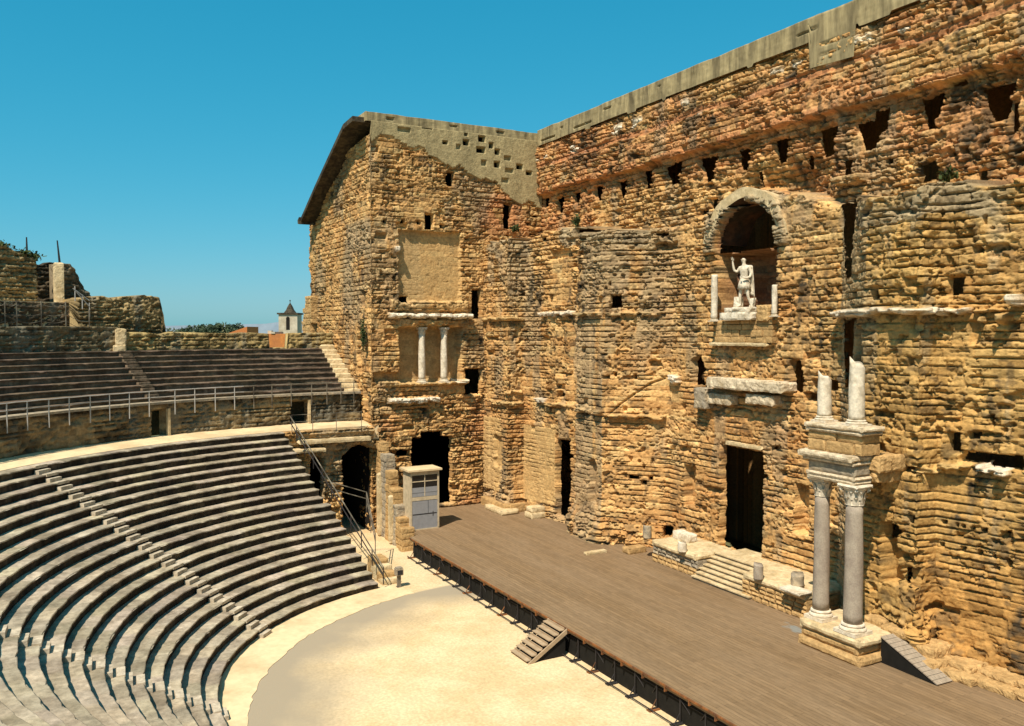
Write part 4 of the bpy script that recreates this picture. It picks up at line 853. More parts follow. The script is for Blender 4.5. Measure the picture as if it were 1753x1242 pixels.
# flight of wooden steps up to the stage
sa = [31.18, -16.62, 0.7]; 
ws = thing('wooden_steps', 'short pale wooden step flight leaning on the stage front from the sand', 'steps', (sa[0] - .95, YF - .08, GZ))
b = MB(); W = .95; run = 2.35; hh = SZ - GZ
for sx in (-W, W - .08):
    b = MB()
    V = [(sx, 0, hh), (sx + .08, 0, hh), (sx + .08, -run, 0.02), (sx, -run, .02), (sx, 0, hh - .26), (sx + .08, 0, hh - .26), (sx + .08, -run + .36, .02), (sx, -run + .36, .02)]
    b.add(V, [(0, 3, 2, 1), (4, 5, 6, 7), (0, 4, 7, 3), (1, 2, 6, 5), (0, 1, 5, 4), (3, 7, 6, 2)])
    b.build('stringer', M['timber'], ws)
nst = 7
for i in range(nst):
    b = MB(); t = (i + .5) / nst; b.box(-W + .083, W - .083, -run * t - .24, -run * t + .06, hh * (1 - t) + .02, hh * (1 - t) + .065); b.box(-W + .083, W - .083, -run * t + .02, -run * t + .05, hh * (1 - t) - .0, hh * (1 - t) + .16); b.build('tread', M['timber'], ws)
b = MB(); V = [(-W + .1, -.05, 0), (W - .1, -.05, 0), (W - .1, -.05, hh - .3), (-W + .1, -.05, hh - .3), (-W + .1, -run + .4, 0), (W - .1, -run + .4, 0)]
b.add(V, [(0, 1, 2, 3), (0, 4, 5, 1), (1, 5, 2), (0, 3, 4), (3, 2, 5, 4)]); b.build('dark_lining', M['dark_board'], ws)
# ramp off the plinth
ra = [42.01, -6.18, 1.95]; rb = [45.08, -6.05, 0.7]; rc = [44.98, -5.08, 0.7]
rp = thing('wooden_ramp', 'narrow grey wooden ramp with cleats sloping from the column plinth down to the stage', 'ramp', (0, 0, SZ))
A = Vector((xb_p + .35, rb[1] + .1, 1.22)); B = Vector((rb[0], rb[1], .03)); w = 1.0
nb = 12
for i in range(nb):
    b = MB(); p0 = A.lerp(B, i / nb); p1 = A.lerp(B, (i + .93) / nb); m = frame(p0, p1 - p0)
    b.box(0, (p1 - p0).length, 0, w, 0, .05, m); b.build('board', M['wood_grey'], rp)
b = MB(); b.add([(A.x, A.y + .04, 0), (B.x - .1, B.y + .04, 0), (A.x, A.y + .04, A.z - .03), (A.x, A.y + w - .04, 0), (B.x - .1, B.y + w - .04, 0), (A.x, A.y + w - .04, A.z - .03)], [(0, 1, 2), (3, 5, 4), (0, 2, 5, 3), (0, 3, 4, 1), (1, 4, 5, 2)]); b.build('boxed_side', M['dark_board'], rp)

# ================================================================== CONTROL CABIN
ca = [6.87, -13.17, 0.7]
cb_ = thing('control_cabin', 'small boxy control cabin with flat pale roof, window and grey door on the stage corner', 'cabin', (ca[0], ca[1], SZ))
w_, d_, h_ = 1.55, 2.45, 5.37 - .7
# local: east face at x=0 looking to +x, near corner at south
b = MB(); b.box(-w_, 0, -d_, 0, 0, h_ * .02)
for xx, yy in ((0, 0), (0, -d_ + .0), (-w_ + .12, 0), (-w_ + .12, -d_)): b.box(xx - .12, xx, yy - .0 if yy < -1 else yy - .14, yy + .14 if yy < -1 else yy, .05, h_)
b.box(-w_ + .02, -.02, -d_ + .003, -d_ + .10, .05, h_ - .003); b.box(-w_ + .02, -.02, -.10, -.004, .05, h_ - .003); b.box(-w_ + .004, -w_ + .1, -d_ + .1, -.1, .05, h_ - .004)
b.box(-.14, -.01, -d_ + .14, -.14, h_ * .50, h_ * .56); b.box(-.14, -.012, -d_ + .14, -.14, h_ * .93, h_ - .005); b.build('frame', M['cabin_frame'], cb_)
b = MB(); b.rough(-w_ - .25, .22, -d_ - .25, .2, h_, h_ + .14, .008, .3, 110, round_=.01); b.build('roof', M['path'], cb_)
b = MB(); b.box(-.10, -.03, -d_ + .15, -.15, .06, h_ * .495); door = b.build('door', M['door_paint'], cb_)
b = MB(); b.box(-.03, -.01, -.55, -.50, h_ * .22, h_ * .30); b.build('handle', M['iron'], door)
b = MB(); b.box(-.03, -.015, -d_ + .2, -.2, h_ * .26, h_ * .275); b.box(-.03, -.015, -.95, -.93, h_ * .27, h_ * .49); b.build('panel_seam', M['iron'], door)
b = MB(); b.box(-.09, -.03, -d_ + .15, -.15, h_ * .565, h_ * .72); b.box(-.028, -.012, -d_ + .15, -.15, h_ * .635, h_ * .65); b.build('lower_panel', M['door_paint'], cb_)
b = MB(); b.box(-.09, -.05, -d_ + .15, -.15, h_ * .725, h_ * .925); win = b.build('window', M['glass'], cb_)
b = MB(); b.box(-.048, -.01, -d_ / 2 - .03, -d_ / 2 + .03, h_ * .57, h_ * .925); b.box(-.048, -.02, -d_ + .15, -.15, h_ * .815, h_ * .83); b.build('glazing_bar', M['cabin_frame'], win)
b = MB(); b.box(-w_ + .4, -.5, -d_ - .004, -d_ + .0, h_ * .3, h_ * .9); b.build('louvre_panel', M['cabin_frame'], cb_)

# ================================================================== CAVEA
CX, CY = 30.75, -18.16
def pc(r, a, z): return (CX + r * math.cos(R(a)), CY + r * math.sin(R(a)), z)
A_END = 338
def end_angle(r, yy): return 180 - math.degrees(math.asin(max(-.99, min(.99, (yy - CY) / r))))
def seat_row(r0, r1, z0, z1, a0, a1, seed, step=.30, lip=.05, block=1.5):
    """one curved step: riser (grimy, shade painted in) + tread, closed underneath; returns V, F, material index"""
    n = max(8, int(R(a1 - a0) * r0 / step)); g = np.random.default_rng(seed); V = []; F = []; mi = []
    L = R(a1 - a0) * r0; K = []
    for i in range(n + 1):
        t = i / n; a = a0 + (a1 - a0) * t; s = t * L
        bl = int(s / block); rr = random.Random(seed * 977 + bl); o = rr.uniform(-.02, .02); oz = rr.uniform(-.018, .012)
        o += .05 * (vn(np.array([s * .9]), np.array([seed * 1.7]), 3)[0] - .5); oz += .05 * (vn(np.array([s * 1.3]), np.array([seed * 2.7]), 4)[0] - .5)
        chip = .05 if vn(np.array([s * 1.7]), np.array([seed * 3.3]), 8)[0] > .80 else 0
        jt = .03 if abs((s / block) % 1 - .0) < step / block * .5 else 0
        prof = [(r0 + .05, z0 - .02), (r0 + .04 + o, z1 - .10), (r0 - lip + o + jt, z1 - .085 + oz), (r0 - lip + o + chip + jt, z1 - .02 + oz - chip), (r0 - lip + .03 + o + chip, z1 + oz - chip * .6 - jt * .5), (r1 + .03, z1 + oz * .4), (r1 + .03, z0 - .5), (r0 + .05, z0 - .5)]
        V += [pc(r, a, z) for r, z in prof]; tn = rr.uniform(.68, 1.18); K += [(tn, tn * rr.uniform(.96, 1.02), tn * rr.uniform(.92, 1.02))] * 8
    k = 8
    for i in range(n):
        for j in range(k):
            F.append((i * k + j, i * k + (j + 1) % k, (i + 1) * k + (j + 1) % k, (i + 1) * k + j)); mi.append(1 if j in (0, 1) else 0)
    F.append(tuple(range(k - 1, -1, -1))); mi.append(1); F.append(tuple(n * k + j for j in range(k))); mi.append(1)
    return V, F, mi, K
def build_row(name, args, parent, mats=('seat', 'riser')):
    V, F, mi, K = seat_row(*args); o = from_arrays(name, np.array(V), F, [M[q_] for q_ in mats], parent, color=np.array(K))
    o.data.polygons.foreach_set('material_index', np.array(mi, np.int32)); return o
NR_, R0, DR, Z0, DZ = 20, 15.7, .76, GZ, .455
low = thing('lower_seating', 'lower bank of twenty curved stone seat rows around the sandy orchestra', 'seating')
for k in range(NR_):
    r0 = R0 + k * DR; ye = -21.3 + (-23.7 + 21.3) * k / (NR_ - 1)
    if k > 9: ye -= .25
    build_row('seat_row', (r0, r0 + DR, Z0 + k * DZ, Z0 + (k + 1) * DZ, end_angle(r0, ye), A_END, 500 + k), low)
def stair_flight(parent, r0, z0, dr, dz, rows, ang, w=1.15, mt='stair', seed=0, dang=0):
    for k in range(rows):
        a = ang + dang * k
        for hf in (0, 1):
            b = MB(); rr = r0 + k * dr - (.36 if hf == 0 else .08); m = Matrix.Translation(pc(rr, a, z0 + k * dz)) @ Matrix.Rotation(R(a), 4, 'Z')
            off = (-.03 if hf else .03)
            b.rough(0, .34, -w / 2 + off, w / 2 + off, -.03 if hf == 0 else dz * .7, dz * (.5 if hf == 0 else 1.0) + .03 * hf, .012, .2, seed + k * 2 + hf, m, round_=.02); b.build('stair_tread', M[mt], parent)
sA = 229.1
P0 = [20.17, -30.18, -0.7]
sa0 = math.degrees(math.atan2(P0[1] - CY, P0[0] - CX)) % 360
fl = thing('aisle_stairs', 'narrow stone aisle stairs climbing the lower seats on the shaded side opposite the stage', 'stairs', group='aisle stairs of the lower seats')
stair_flight(fl, R0, Z0, DR, DZ, NR_, sa0, .95, seed=600)
P1 = [29.76, -34.56, -0.7]
sb0 = math.degrees(math.atan2(P1[1] - CY, P1[0] - CX)) % 360
fl = thing('aisle_stairs', 'second narrow aisle stairs of bright block treads at the bottom corner of the lower seats', 'stairs', group='aisle stairs of the lower seats')
stair_flight(fl, R0, Z0, DR, DZ, 16, sb0, 1.0, seed=700)
def ring(name, r0, r1, za, zb, a0, a1, z_low, material, kind=None, parent=None, n=160, inner_fn=None):
    V = []; F = []
    for i in range(n + 1):
        a = a0 + (a1 - a0) * i / n; q0 = r0(a) if callable(r0) else r0
        for r, z in ((q0, z_low), (q0, za), (r1, zb), (r1, z_low)): V.append(pc(r, a, z))
    for i in range(n):
        for j in range(4): F.append((i * 4 + j, i * 4 + (j + 1) % 4, (i + 1) * 4 + (j + 1) % 4, (i + 1) * 4 + j))
    F.append((3, 2, 1, 0)); F.append(tuple(n * 4 + j for j in range(4)))
    o = from_arrays(name, np.array(V), F, material, parent)
    if kind: o['kind'] = kind
    return o
RW = 33.15; ZW0 = 8.42; ZW1 = 10.98; AR = 177.2
ring('walkway', 30.88, RW + .3, 8.37, 8.62, 175.5, 338, 7.2, M['path'], 'structure')
# ------------------------------------------------------------------ curved retaining wall between the tiers
def curved_sheet(name, r, z0, ztop, a0, a1, thick, holes, parent, seed, colf, ds=.12, dzr=.09, rough=.45, ch=.35, bl=.6):
    L = R(a1 - a0) * r; n = int(L / ds); s = np.linspace(0, L, n + 1); a = R(a0) + s / r
    zt_ = ztop(s) if callable(ztop) else np.full(n + 1, ztop); nr = int((zt_.max() - z0) / dzr) + 1
    T = np.linspace(0, 1, nr)[:, None]; Z = z0 + (zt_[None, :] - z0) * T; U = np.broadcast_to(s, Z.shape)
    d, r1, r2, r3 = stonework(U, Z, ch, bl, seed, np.full(Z.shape, rough)); d *= .7
    Cc = colf(U, Z, r1, r2, r3)
    ct = np.zeros(Z.shape, bool)
    for h0, h1, zz0, zz1, dep in holes:
        m = sst(-.01, .05, np.minimum(np.minimum(U - h0, h1 - U), np.minimum(Z - zz0, zz1 - Z))); d = d * (1 - m) - dep * m; ct |= (m > .97) & (dep > .5)
    rr = r - d
    V = np.stack([CX + rr * np.cos(a), CY + rr * np.sin(a), Z], -1)
    rear = np.stack([CX + (r + thick) * np.cos(a), CY + (r + thick) * np.sin(a)], 1)
    # front must face the orchestra: reverse columns
    return rear_solid(name, V[:, ::-1], Cc[:, ::-1], rear[::-1], M['masonry'], parent, ct[:, ::-1])
def dirty(seed, dark=.55, tone=(.31, .225, .115)):
    tone = np.array(tone)
    def f(U, Z, r1, r2, r3):
        C = tone * (.7 + .6 * r1[..., None]); v = fbm(U * .25, Z * .7, seed, 4)
        m = (sst(.42, .60, v) * dark)[..., None]; C = C * (1 - m) + m * np.array([.06, .045, .028])
        st_ = (sst(.5, .7, fbm(U * 1.3, Z * .15, seed + 3, 3)) * .6)[..., None]; C = C * (1 - st_) + st_ * np.array([.19, .17, .125])
        return C
    return f
rw = thing('retaining_wall', 'curved grimy retaining wall between the two seat tiers with two dark doorways', 'wall')
ang2s = lambda a: R(a - AR) * RW
dA = [207.89, 205.76, 187.63, 185.17]
curved_sheet('wall_face', RW, 8.3, ZW1, AR, 300, 3.0, [(ang2s(dA[1]), ang2s(dA[0]), 8.3, 10.55, .85), (ang2s(dA[3]), ang2s(dA[2]), 8.3, 10.55, .85)], rw, 801, dirty(803, .8, (.27, .19, .095)), rough=.5)
for a, b_ in ((dA[1], dA[0]), (dA[3], dA[2])):
    b = MB(); am = a - .12; p = pc(RW - .06, am, 0); m = Matrix.Translation(p) @ Matrix.Rotation(R(am), 4, 'Z'); b.box(-.05, .2, -.10, .10, 8.55, 10.6, m); b.build('door_jamb', M['stone_pale'], rw)
ring('top_slab', RW - .22, RW + .85, ZW1 + .16, ZW1 + .16, AR, 300, ZW1 + .002, M['stone_grey'], parent=rw)
# plain rendered panel between the doorway and the wing
# ------------------------------------------------------------------ upper tier
uppr = thing('upper_seating', 'upper bank of dark weathered stone seat rows above the curved retaining wall', 'seating')
UR0, UDR, UDZ, NU = 33.95, .85, .42, 9
for k in range(NU):
    r0 = UR0 + k * UDR; ye = -17.6 + .0 * k
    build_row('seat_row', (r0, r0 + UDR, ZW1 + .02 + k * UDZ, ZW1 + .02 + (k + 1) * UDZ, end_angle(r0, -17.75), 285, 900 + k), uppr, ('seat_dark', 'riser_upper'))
su = 205.66; su1 = 206.6; su2=203.95
fl = thing('aisle_stairs', 'crumbling narrow aisle stairs climbing the dark upper seats below the pale post', 'stairs', group='aisle stairs of the upper seats')
stair_flight(fl, UR0, ZW1 + .02, UDR, UDZ, NU, su1, 1.0, mt='stair_dark', seed=950, dang=(su2 - su1) / 9)
# sloping stringer between the upper seats and the wing
t = thing('stair_stringer', 'pale sloping masonry stringer closing the upper seats against the tall wing', 'wall')
b = MB()
for k in range(NU + 1):
    r = UR0 + (k - .3) * UDR; p = pc(r, 180, 0); b.rough(p[0] - UDR - .05, p[0] + .05, -17.75, -16.3, 10.2, ZW1 + .35 + k * UDZ, .05, .2, 970 + k)
b.build('masonry', M['stone_pale'], t)
# parapet behind the upper seats
RP_ = UR0 + NU * UDR + .1; ZP0 = ZW1 + NU * UDZ
par = thing('parapet_wall', 'low rubble parapet wall behind the upper seats with a notch showing an orange house', 'wall')
aN = [185.84, 183.58, 204.13]
def ptop(s):
    a = AR + np.degrees(s / RP_); z = 16.24 + (fbm(s * .8, s * 0, 41, 3) - .5) * .25
    return np.where((a > aN[1]) & (a < aN[0]), ZP0 + .12, z)
curved_sheet('parapet_masonry', RP_, ZP0 - .6, ptop, AR, aN[2], .8, [], par, 811, dirty(813, .25, (.40, .275, .11)), rough=.6)
wl = thing('terrace_wall', 'dark stained rubble wall with wire fence above the shaded upper seats', 'wall')
curved_sheet('wall_face', RP_, ZP0 - .6, lambda s: 16.72 + (fbm(s * .6, s * 0, 43, 3) - .5) * .15, aN[2], 255, 1.2, [], wl, 821, dirty(823, .75, (.23, .17, .09)), rough=.6)
b = MB(); p = pc(RP_ - .2, aN[2], 0); b.rough(p[0] - .45, p[0] + .45, p[1] - .4, p[1] + .4, ZP0 - .3, 16.6, .08, .16, 990); b.rough(p[0] - .2, p[0] + .55, p[1] - .6, p[1] + .3, ZP0 - .4, ZP0 + .5, .08, .16, 991); b.build('end_post', M['stone_pale'], wl)
# terrace, upper dark wall and the ruin on the skyline
ring('terrace', RP_ + 1.0, 47, 16.6, 16.7, aN[2], 255, 13, M['dark_wall'], 'structure')
up2 = thing('upper_terrace_wall', 'dark terrace wall rising behind the wire fence under the ruined masonry', 'wall')
curved_sheet('wall_face', 46.0, 15.5, lambda s: 18.72 + (fbm(s * .5, s * 0, 45, 3) - .5) * .2, 204.2, 250, 4.5, [], up2, 831, dirty(833, .85, (.17, .11, .06)), rough=.5)
ring('upper_terrace', 46.2, 54, 18.75, 18.8, 205.87, 250, 16, M['stone_pale'], 'structure')
def ruin(name, label, pts_px, r, thick, seed, tone, foot_v, dark=.4):
    """jagged ruin: skyline pixel samples -> metres on a curved plane of radius r"""
    t = thing(name, label, 'ruin'); A = np.array([p[0] for p in pts_px]); Zt = np.array([p[1] for p in pts_px])
    o = np.argsort(A); A = A[o]; Zt = Zt[o]; a0, a1 = A[0], A[-1]
    f = lambda s: np.interp(a0 + np.degrees(s / r), A, Zt) + (fbm(s * 1.3, s * 0, seed, 4) - .5) * .5
    curved_sheet('masonry', r, foot_v, f, a0, a1, thick, [], t, seed, dirty(seed + 2, dark, tone), rough=.9, ds=.1); return t
ruin('ruined_wall', 'ruined rubble wall stump with jagged flat top and raking edge above the parapet', [[197.04, 16.62], [197.28, 17.75], [197.46, 18.77], [197.65, 19.53], [199.23, 19.44], [201.19, 19.3], [203.12, 19.2], [204.7, 19.21], [205.63, 19.28], [206.57, 18.97]], 44.5, 2.5, 841, (.36, .245, .11), 14.5, .55)
ruin('ruined_wall', 'ruined masonry lump sloping down to the terrace below the leaning mast', [[203.06, 19.49], [203.46, 19.88], [204.04, 20.71], [204.61, 21.58], [205.07, 22.06], [205.99, 22.15]], 48.0, 2.2, 851, (.27, .20, .12), 17.5, .6)
ruin('ruined_wall', 'high ruined rubble wall with plants on top at the edge of the frame', [[208.39, 22.11], [208.5, 22.39], [209.17, 22.59], [209.72, 22.74], [210.54, 22.87], [211.36, 23.05], [211.9, 23.14]] + [(262, 23.5)], 48.0, 2.4, 861, (.40, .28, .13), 17.5, .35)
t = thing('stone_pillar', 'pale upright stone pillar beside the dark opening in the skyline ruin', 'pillar')
pp = [206.64, 19.86]; pt = 22.09; b = MB(); c = pc(47.5, pp[0], 0); b.rough(c[0] - .4, c[0] + .4, c[1] - .4, c[1] + .4, 18.4, pt, .05, .16, 993); b.build('pillar', M['stone_pale'], t)
t = thing('shadowed_back_wall', 'dark recessed wall seen through the gap between the skyline ruins', 'wall')
curved_sheet('wall_face', 51.0, 17.5, lambda s: 22.26 + (fbm(s * 1.5, s * 0, 47, 3) - .5) * .5, 204.01, 207.42, 1.0, [], t, 871, dirty(873, .9, (.14, .10, .06)), rough=.9)
# masts
for (u0, v0, u1, v1), lab in (([208.99, 22.46, 209.01, 24.08], 'thin upright dark mast behind the plants on the high ruin'), ([205.82, 22.04, 206.06, 24.04], 'leaning dark mast on top of the stone pillar')):
    c0 = pc(48.6, u0, v0 - .3); c1 = pc(48.6, u1, v1); mt_ = thing('mast', lab, 'mast', c0); b = MB(); d_v = Vector(c1) - Vector(c0); b.tube([(0, 0, 0), tuple(d_v)], [.10, .05]); b.build('pole', M['iron'], mt_)
# wire fence
wf = thing('wire_fence', 'wire fence of thin pale posts and sagging wires along the upper terrace edge', 'fence')
fp = [[214.52, 16.87, 18.64], [211.98, 16.84, 18.66], [209.38, 16.81, 18.68], [206.84, 16.68, 18.08]]
fp = [[fp[0][0] + 2.4, fp[0][1], fp[0][2]], [fp[0][0] + 1.2, fp[0][1], fp[0][2]]] + fp
for a, z0_, z1_ in fp: b = MB(); b.tube([pc(42.6, a, z0_ - .2), pc(42.6, a, z1_)], .045); b.build('post', M['galv_dark'], wf)
b = MB()
for (a, _, z1_), (a2, _, z2_) in zip(fp[:-1], fp[1:]):
    for off in (.25, .95, 1.5): b.tube([pc(42.6, a + (a2 - a) * i / 6, z1_ + (z2_ - z1_) * i / 6 - off - .18 * math.sin(math.pi * i / 6)) for i in range(7)], .018, 4)
b.build('wire', M['galv_dark'], wf)
# stair rail on the ruin
sr = thing('stair_rail', 'light metal stair handrail descending from the skyline ruin to the wire fence', 'railing')
h0 = [207.1, 19.71]; h1 = [205.59, 18.42]
for off in (0, .55):
    b = MB(); b.tube([pc(44.3, h0[0] + off * .35, h0[1] + off * .2), pc(44.3, h1[0], h1[1] + .45 - off * .9)], .045); b.build('rail', M['galv'], sr)
for tt in (0., .5, 1.): b = MB(); a = h0[0] + (h1[0] - h0[0]) * tt; z = h0[1] + (h1[1] - h0[1]) * tt; b.tube([pc(44.3, a, z - .9), pc(44.3, a, z + .3)], .04); b.build('post', M['galv'], sr)

# ------------------------------------------------------------------ tier railing
rl = thing('safety_railing', 'long pale tubular safety railing along the edge of the upper tier', 'railing')
RR = RW - .28
pa = [230.52, 227.82, 225.16, 222.31, 219.59, 216.76, 214.13, 211.39, 208.62, 204.98, 202.14, 199.18, 196.36, 193.52, 190.82, 187.93, 184.83, 182.51, 180.36, 178.38]
zr1 = 11.98; zr2 = 11.52
for a in pa: b = MB(); b.tube([pc(RR, a, 10.15), pc(RR, a, zr1)], .038); b.build('post', M['galv'] if a > 195 else M['galv_dark'], rl)
for z, r in ((zr1, .034), (zr2, .028), ):
    for aa, bb, mt_ in ((178.2, 195, 'galv_dark'), (195, 245, 'galv')):
        b = MB(); b.tube([pc(RR, aa + (bb - aa) * i / 60, z + .01 * math.sin(i * 1.7)) for i in range(61)], r); b.build('rail', M[mt_], rl)
for a in np.arange(232, 245, 2.3): b = MB(); b.tube([pc(RR, a, 10.15), pc(RR, a, zr1)], .038); b.build('post', M['galv'], rl)
# small railing at the walkway end
wr = thing('walkway_railing', 'thin metal railing across the end of the pale walkway near the arch', 'railing')
wp = [(.75, -23.3), (.7, -21.6), (.55, -19.6), (.4, -17.4)]
for x_, y_ in wp: b = MB(); b.tube([(x_, y_, 8.2), (x_, y_, 9.7)], .028); b.build('post', M['galv_dark'], wr)
for z in (9.1, 9.66): b = MB(); b.tube([(x_, y_, z) for x_, y_ in wp], .02); b.build('rail', M['galv_dark'], wr)
# handrail down the end of the lower seats
hr = thing('stair_handrail', 'dark double metal handrail running down the end of the lower seats', 'railing')
def rp_(k):
    r = R0 + k * DR; ye = -21.05 + (-23.45 + 21.05) * k / 19; a = end_angle(r, ye); return pc(r, a, Z0 + (k + 1) * DZ)
for off in (.45, .95):
    b = MB(); b.tube([tuple(Vector(rp_(kk)) + Vector((0, .12, off))) for kk in (0, 5, 10, 15, 19.6)], .045); b.build('rail', M['iron'] if off < .5 else M['galv_dark'], hr)
for kk in range(0, 20, 2): b = MB(); p = Vector(rp_(kk)) + Vector((0, .12, 0)); b.tube([tuple(p - Vector((0, 0, .2))), tuple(p + Vector((0, 0, .97)))], .04); b.build('post', M['iron'], hr)
hb = thing('branch_handrail', 'short dark metal handrail branching across the small arch towards the big arch', 'railing')
j0 = Vector(rp_(10.2)) + Vector((0, .2, .9)); j1 = Vector((j0.x + .4, -19.6, j0.z - .9)); j2 = Vector((j0.x + 4.0, -20.2, j0.z - 3.2))
for off in (0, -.5):
    b = MB(); b.tube([tuple(j0 + Vector((0, 0, off))), tuple(j1 + Vector((0, 0, off))), tuple(j2 + Vector((0, 0, off)))], .04); b.build('rail', M['galv_dark'], hb)
for p in (j1, j1.lerp(j2, .5), j2): b = MB(); b.tube([tuple(p - Vector((0, 0, 1.5))), tuple(p)], .035); b.build('post', M['galv_dark'], hb)

# ================================================================== GATEWAY (vaulted passage end)
GW = thing('arched_gateway', 'ruined stone gateway with one tall dark arch and one small arch beside the seats', 'gateway')
GX = .3
def gsheet():
    ys = np.arange(-24.2, -16.3, .075); zr = np.arange(-1.0, 8.35, .075); U, Z = np.meshgrid(ys, zr)
    d, r1, r2, r3 = stonework(U, Z, .42, .7, 881, np.full(U.shape, .75)); C = colours(U, Z, r1, r2, r3, 883)
    m = (.75 * sst(.44, .6, fbm(U * .5, Z * .4, 885, 4)))[..., None]; C = C * (1 - m) + m * GREY * .9
    gcut = np.zeros(U.shape, bool)
    Uw = U + (fbm(U * 2, Z * 2, 887, 3) - .5) * .25; Zw = Z + (fbm(U * 2 + 9, Z * 2, 888, 3) - .5) * .25
    for y0, y1, zt, dep in ((-18.96, -15.84, 6.84, 1.4), (-21.74, -20.58, 6.13, .9)):
        c = (y0 + y1) / 2; hw = (y1 - y0) / 2; zs_ = zt - hw; q_ = np.where(Zw > zs_, hw - np.hypot(Uw - c, Zw - zs_), hw - np.abs(Uw - c)); mm = sst(-.01, .05, q_)
        ringm = sst(0, .08, -q_) * sst(.6, .5, -q_) * (Z > zs_ - .2); d += ringm * .16
        d = d * (1 - mm) - dep * mm; gcut |= mm > .97
    d += .25 * sst(7.35, 7.5, Z) + .2 * sst(7.9, 8.0, Z)
    # the pier foot stands forward at the seat side
    V = np.stack([GX + d, U, Z], -1); rear = np.stack([np.full(len(ys), -18.0), ys], 1)
    return rear_solid('gate_masonry', V, C, rear, M['masonry'], GW, gcut)
gsheet()
def add_dark_lining(y0, y1, z1, x1):
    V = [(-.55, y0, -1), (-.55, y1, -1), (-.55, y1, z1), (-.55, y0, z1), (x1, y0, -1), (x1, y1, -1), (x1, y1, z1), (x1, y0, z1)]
    b = MB(); b.add(V, [(0, 4, 5, 1), (1, 5, 6, 2), (2, 6, 7, 3), (3, 7, 4, 0), (4, 7, 6, 5)]); b.build('added_dark_lining', M['void'], GW)  # near-black box added over the sunlit inner wall to imitate shade
add_dark_lining(-18.96 - .35, -16.42, 6.84 + .3, -14)
b = MB(); b.rough(.2, 1.0, -22.9, -16.6, 7.25, 7.6, .04, .18, 1001); b.build('string_course', M['stone_pale'], GW)
b = MB(); b.rough(.1, 1.35, -23.9, -20.6, 6.62, 6.9, .03, .18, 1002); b.build('lintel', M['stone_pale'], GW)
# spur wall at the north side of the passage, stepping down to the stage corner
spw = thing('spur_wall', 'broken spur wall stepping down from the tall arch to the stage corner', 'wall')
for i, (xa_, xb_, zt_, y0_) in enumerate([(.2, 1.5, 7.1, -16.1), (1.5, 2.7, 6.2, -16.15), (2.7, 3.7, 5.0, -16.2), (3.7, 4.7, 3.7, -16.25), (4.7, 5.6, 2.5, -16.3), (5.6, 6.5, 1.7, -16.4), (6.5, 7.2, 1.05, -16.5)]):
    b = MB(); ashlar(b, xa_, xb_ + .06, y0_, -15.4 + .1 * (i % 2), GZ - .1, zt_, .5, .8, .05, 1010 + i); b.build('masonry', M[('stone_ochre', 'stone_grey', 'stone_ochre')[i % 3]], spw)
b = MB(); b.rough(1.3, 1.75, -16.45, -16.0, GZ, 4.6, .03, .16, 1020); b.rough(4.3, 4.7, -16.55, -16.1, GZ, 3.2, .06, .16, 1021); b.build('pilaster', M['stone_pale'], spw)
# small stone steps at the end of the seats
t = thing('stone_steps', 'small stack of worn stone steps at the lowest end of the seats by the sand', 'steps')
e0 = [14.76, -20.24, -0.75]
for i in range(4): b = MB(); b.rough(e0[0] - .95 - i * .75, e0[0] - i * .55, e0[1] - .55, e0[1] + .75 - .08 * i, GZ - .05, GZ + .34 * (i + 1), .03, .16, 1030 + i); b.build('tread', M['stone_ochre'] if i % 2 else M['stone_pale'], t)
# floor lamp / speaker post
lp = [15.65, -19.96, -0.75]
t = thing('post_light', 'short dark post with square lantern head standing on the sand near the seats', 'post light', (lp[0], lp[1], GZ))
b = MB(); b.box(-.11, .11, -.11, .11, 0, .85); b.box(-.16, .16, -.16, .16, 0, .06); b.build('post', M['galv_dark'], t)
b = MB(); b.box(-.24, .24, -.24, .24, .85, 1.28); b.box(-.2, .2, -.2, .2, 1.28, 1.36); b.build('lantern', M['stone_grey'], t)
b = MB(); b.box(-.26, -.241, -.18, .18, .9, 1.2); b.box(.241, .26, -.18, .18, .9, 1.2); b.build('grille', M['iron'], t)

# ================================================================== GROUND
def sheet_obj(name, poly, z, material):
    o = from_arrays(name, np.array([(x, y, z) for x, y in poly]), [tuple(range(len(poly)))], material); o['kind'] = 'structure'; return o
sheet_obj('ground', [(-6000, -6000), (6000, -6000), (6000, 6000), (-6000, 6000)], GZ - .02, M['field'])
OC = [34.5, -15.6, 17.57]
sheet_obj('orchestra_floor', [(-10, -46), (64, -46), (64, -12), (-10, -12)], GZ, orchestra_mat(OC[0], OC[1], OC[2]))
# pale ring path between the sand and the first row
V = []; F = []; n = 120
for i in range(n + 1):
    a = 186 + (335 - 186) * i / n; V.append(pc(R0 + .2, a, GZ + .03))
    c = math.cos(R(a)); s_ = math.sin(R(a)); dx = CX - OC[0]; dy = CY - OC[1]; bq = c * dx + s_ * dy; cq = dx * dx + dy * dy - OC[2] ** 2; rr = -bq + math.sqrt(bq * bq - cq)
    rr = min(rr + .25 * (vn(np.array([i * .9]), np.array([.3]), 5)[0] - .5), R0 - .25); V.append(pc(rr, a, GZ + .03)); V.append(pc(rr, a, GZ - .01))
for i in range(n):
    for j in (0, 1): F.append((i * 3 + j, i * 3 + j + 1, (i + 1) * 3 + j + 1, (i + 1) * 3 + j))
o = from_arrays('ring_path', np.array(V), F, M['path']); o['kind'] = 'structure'

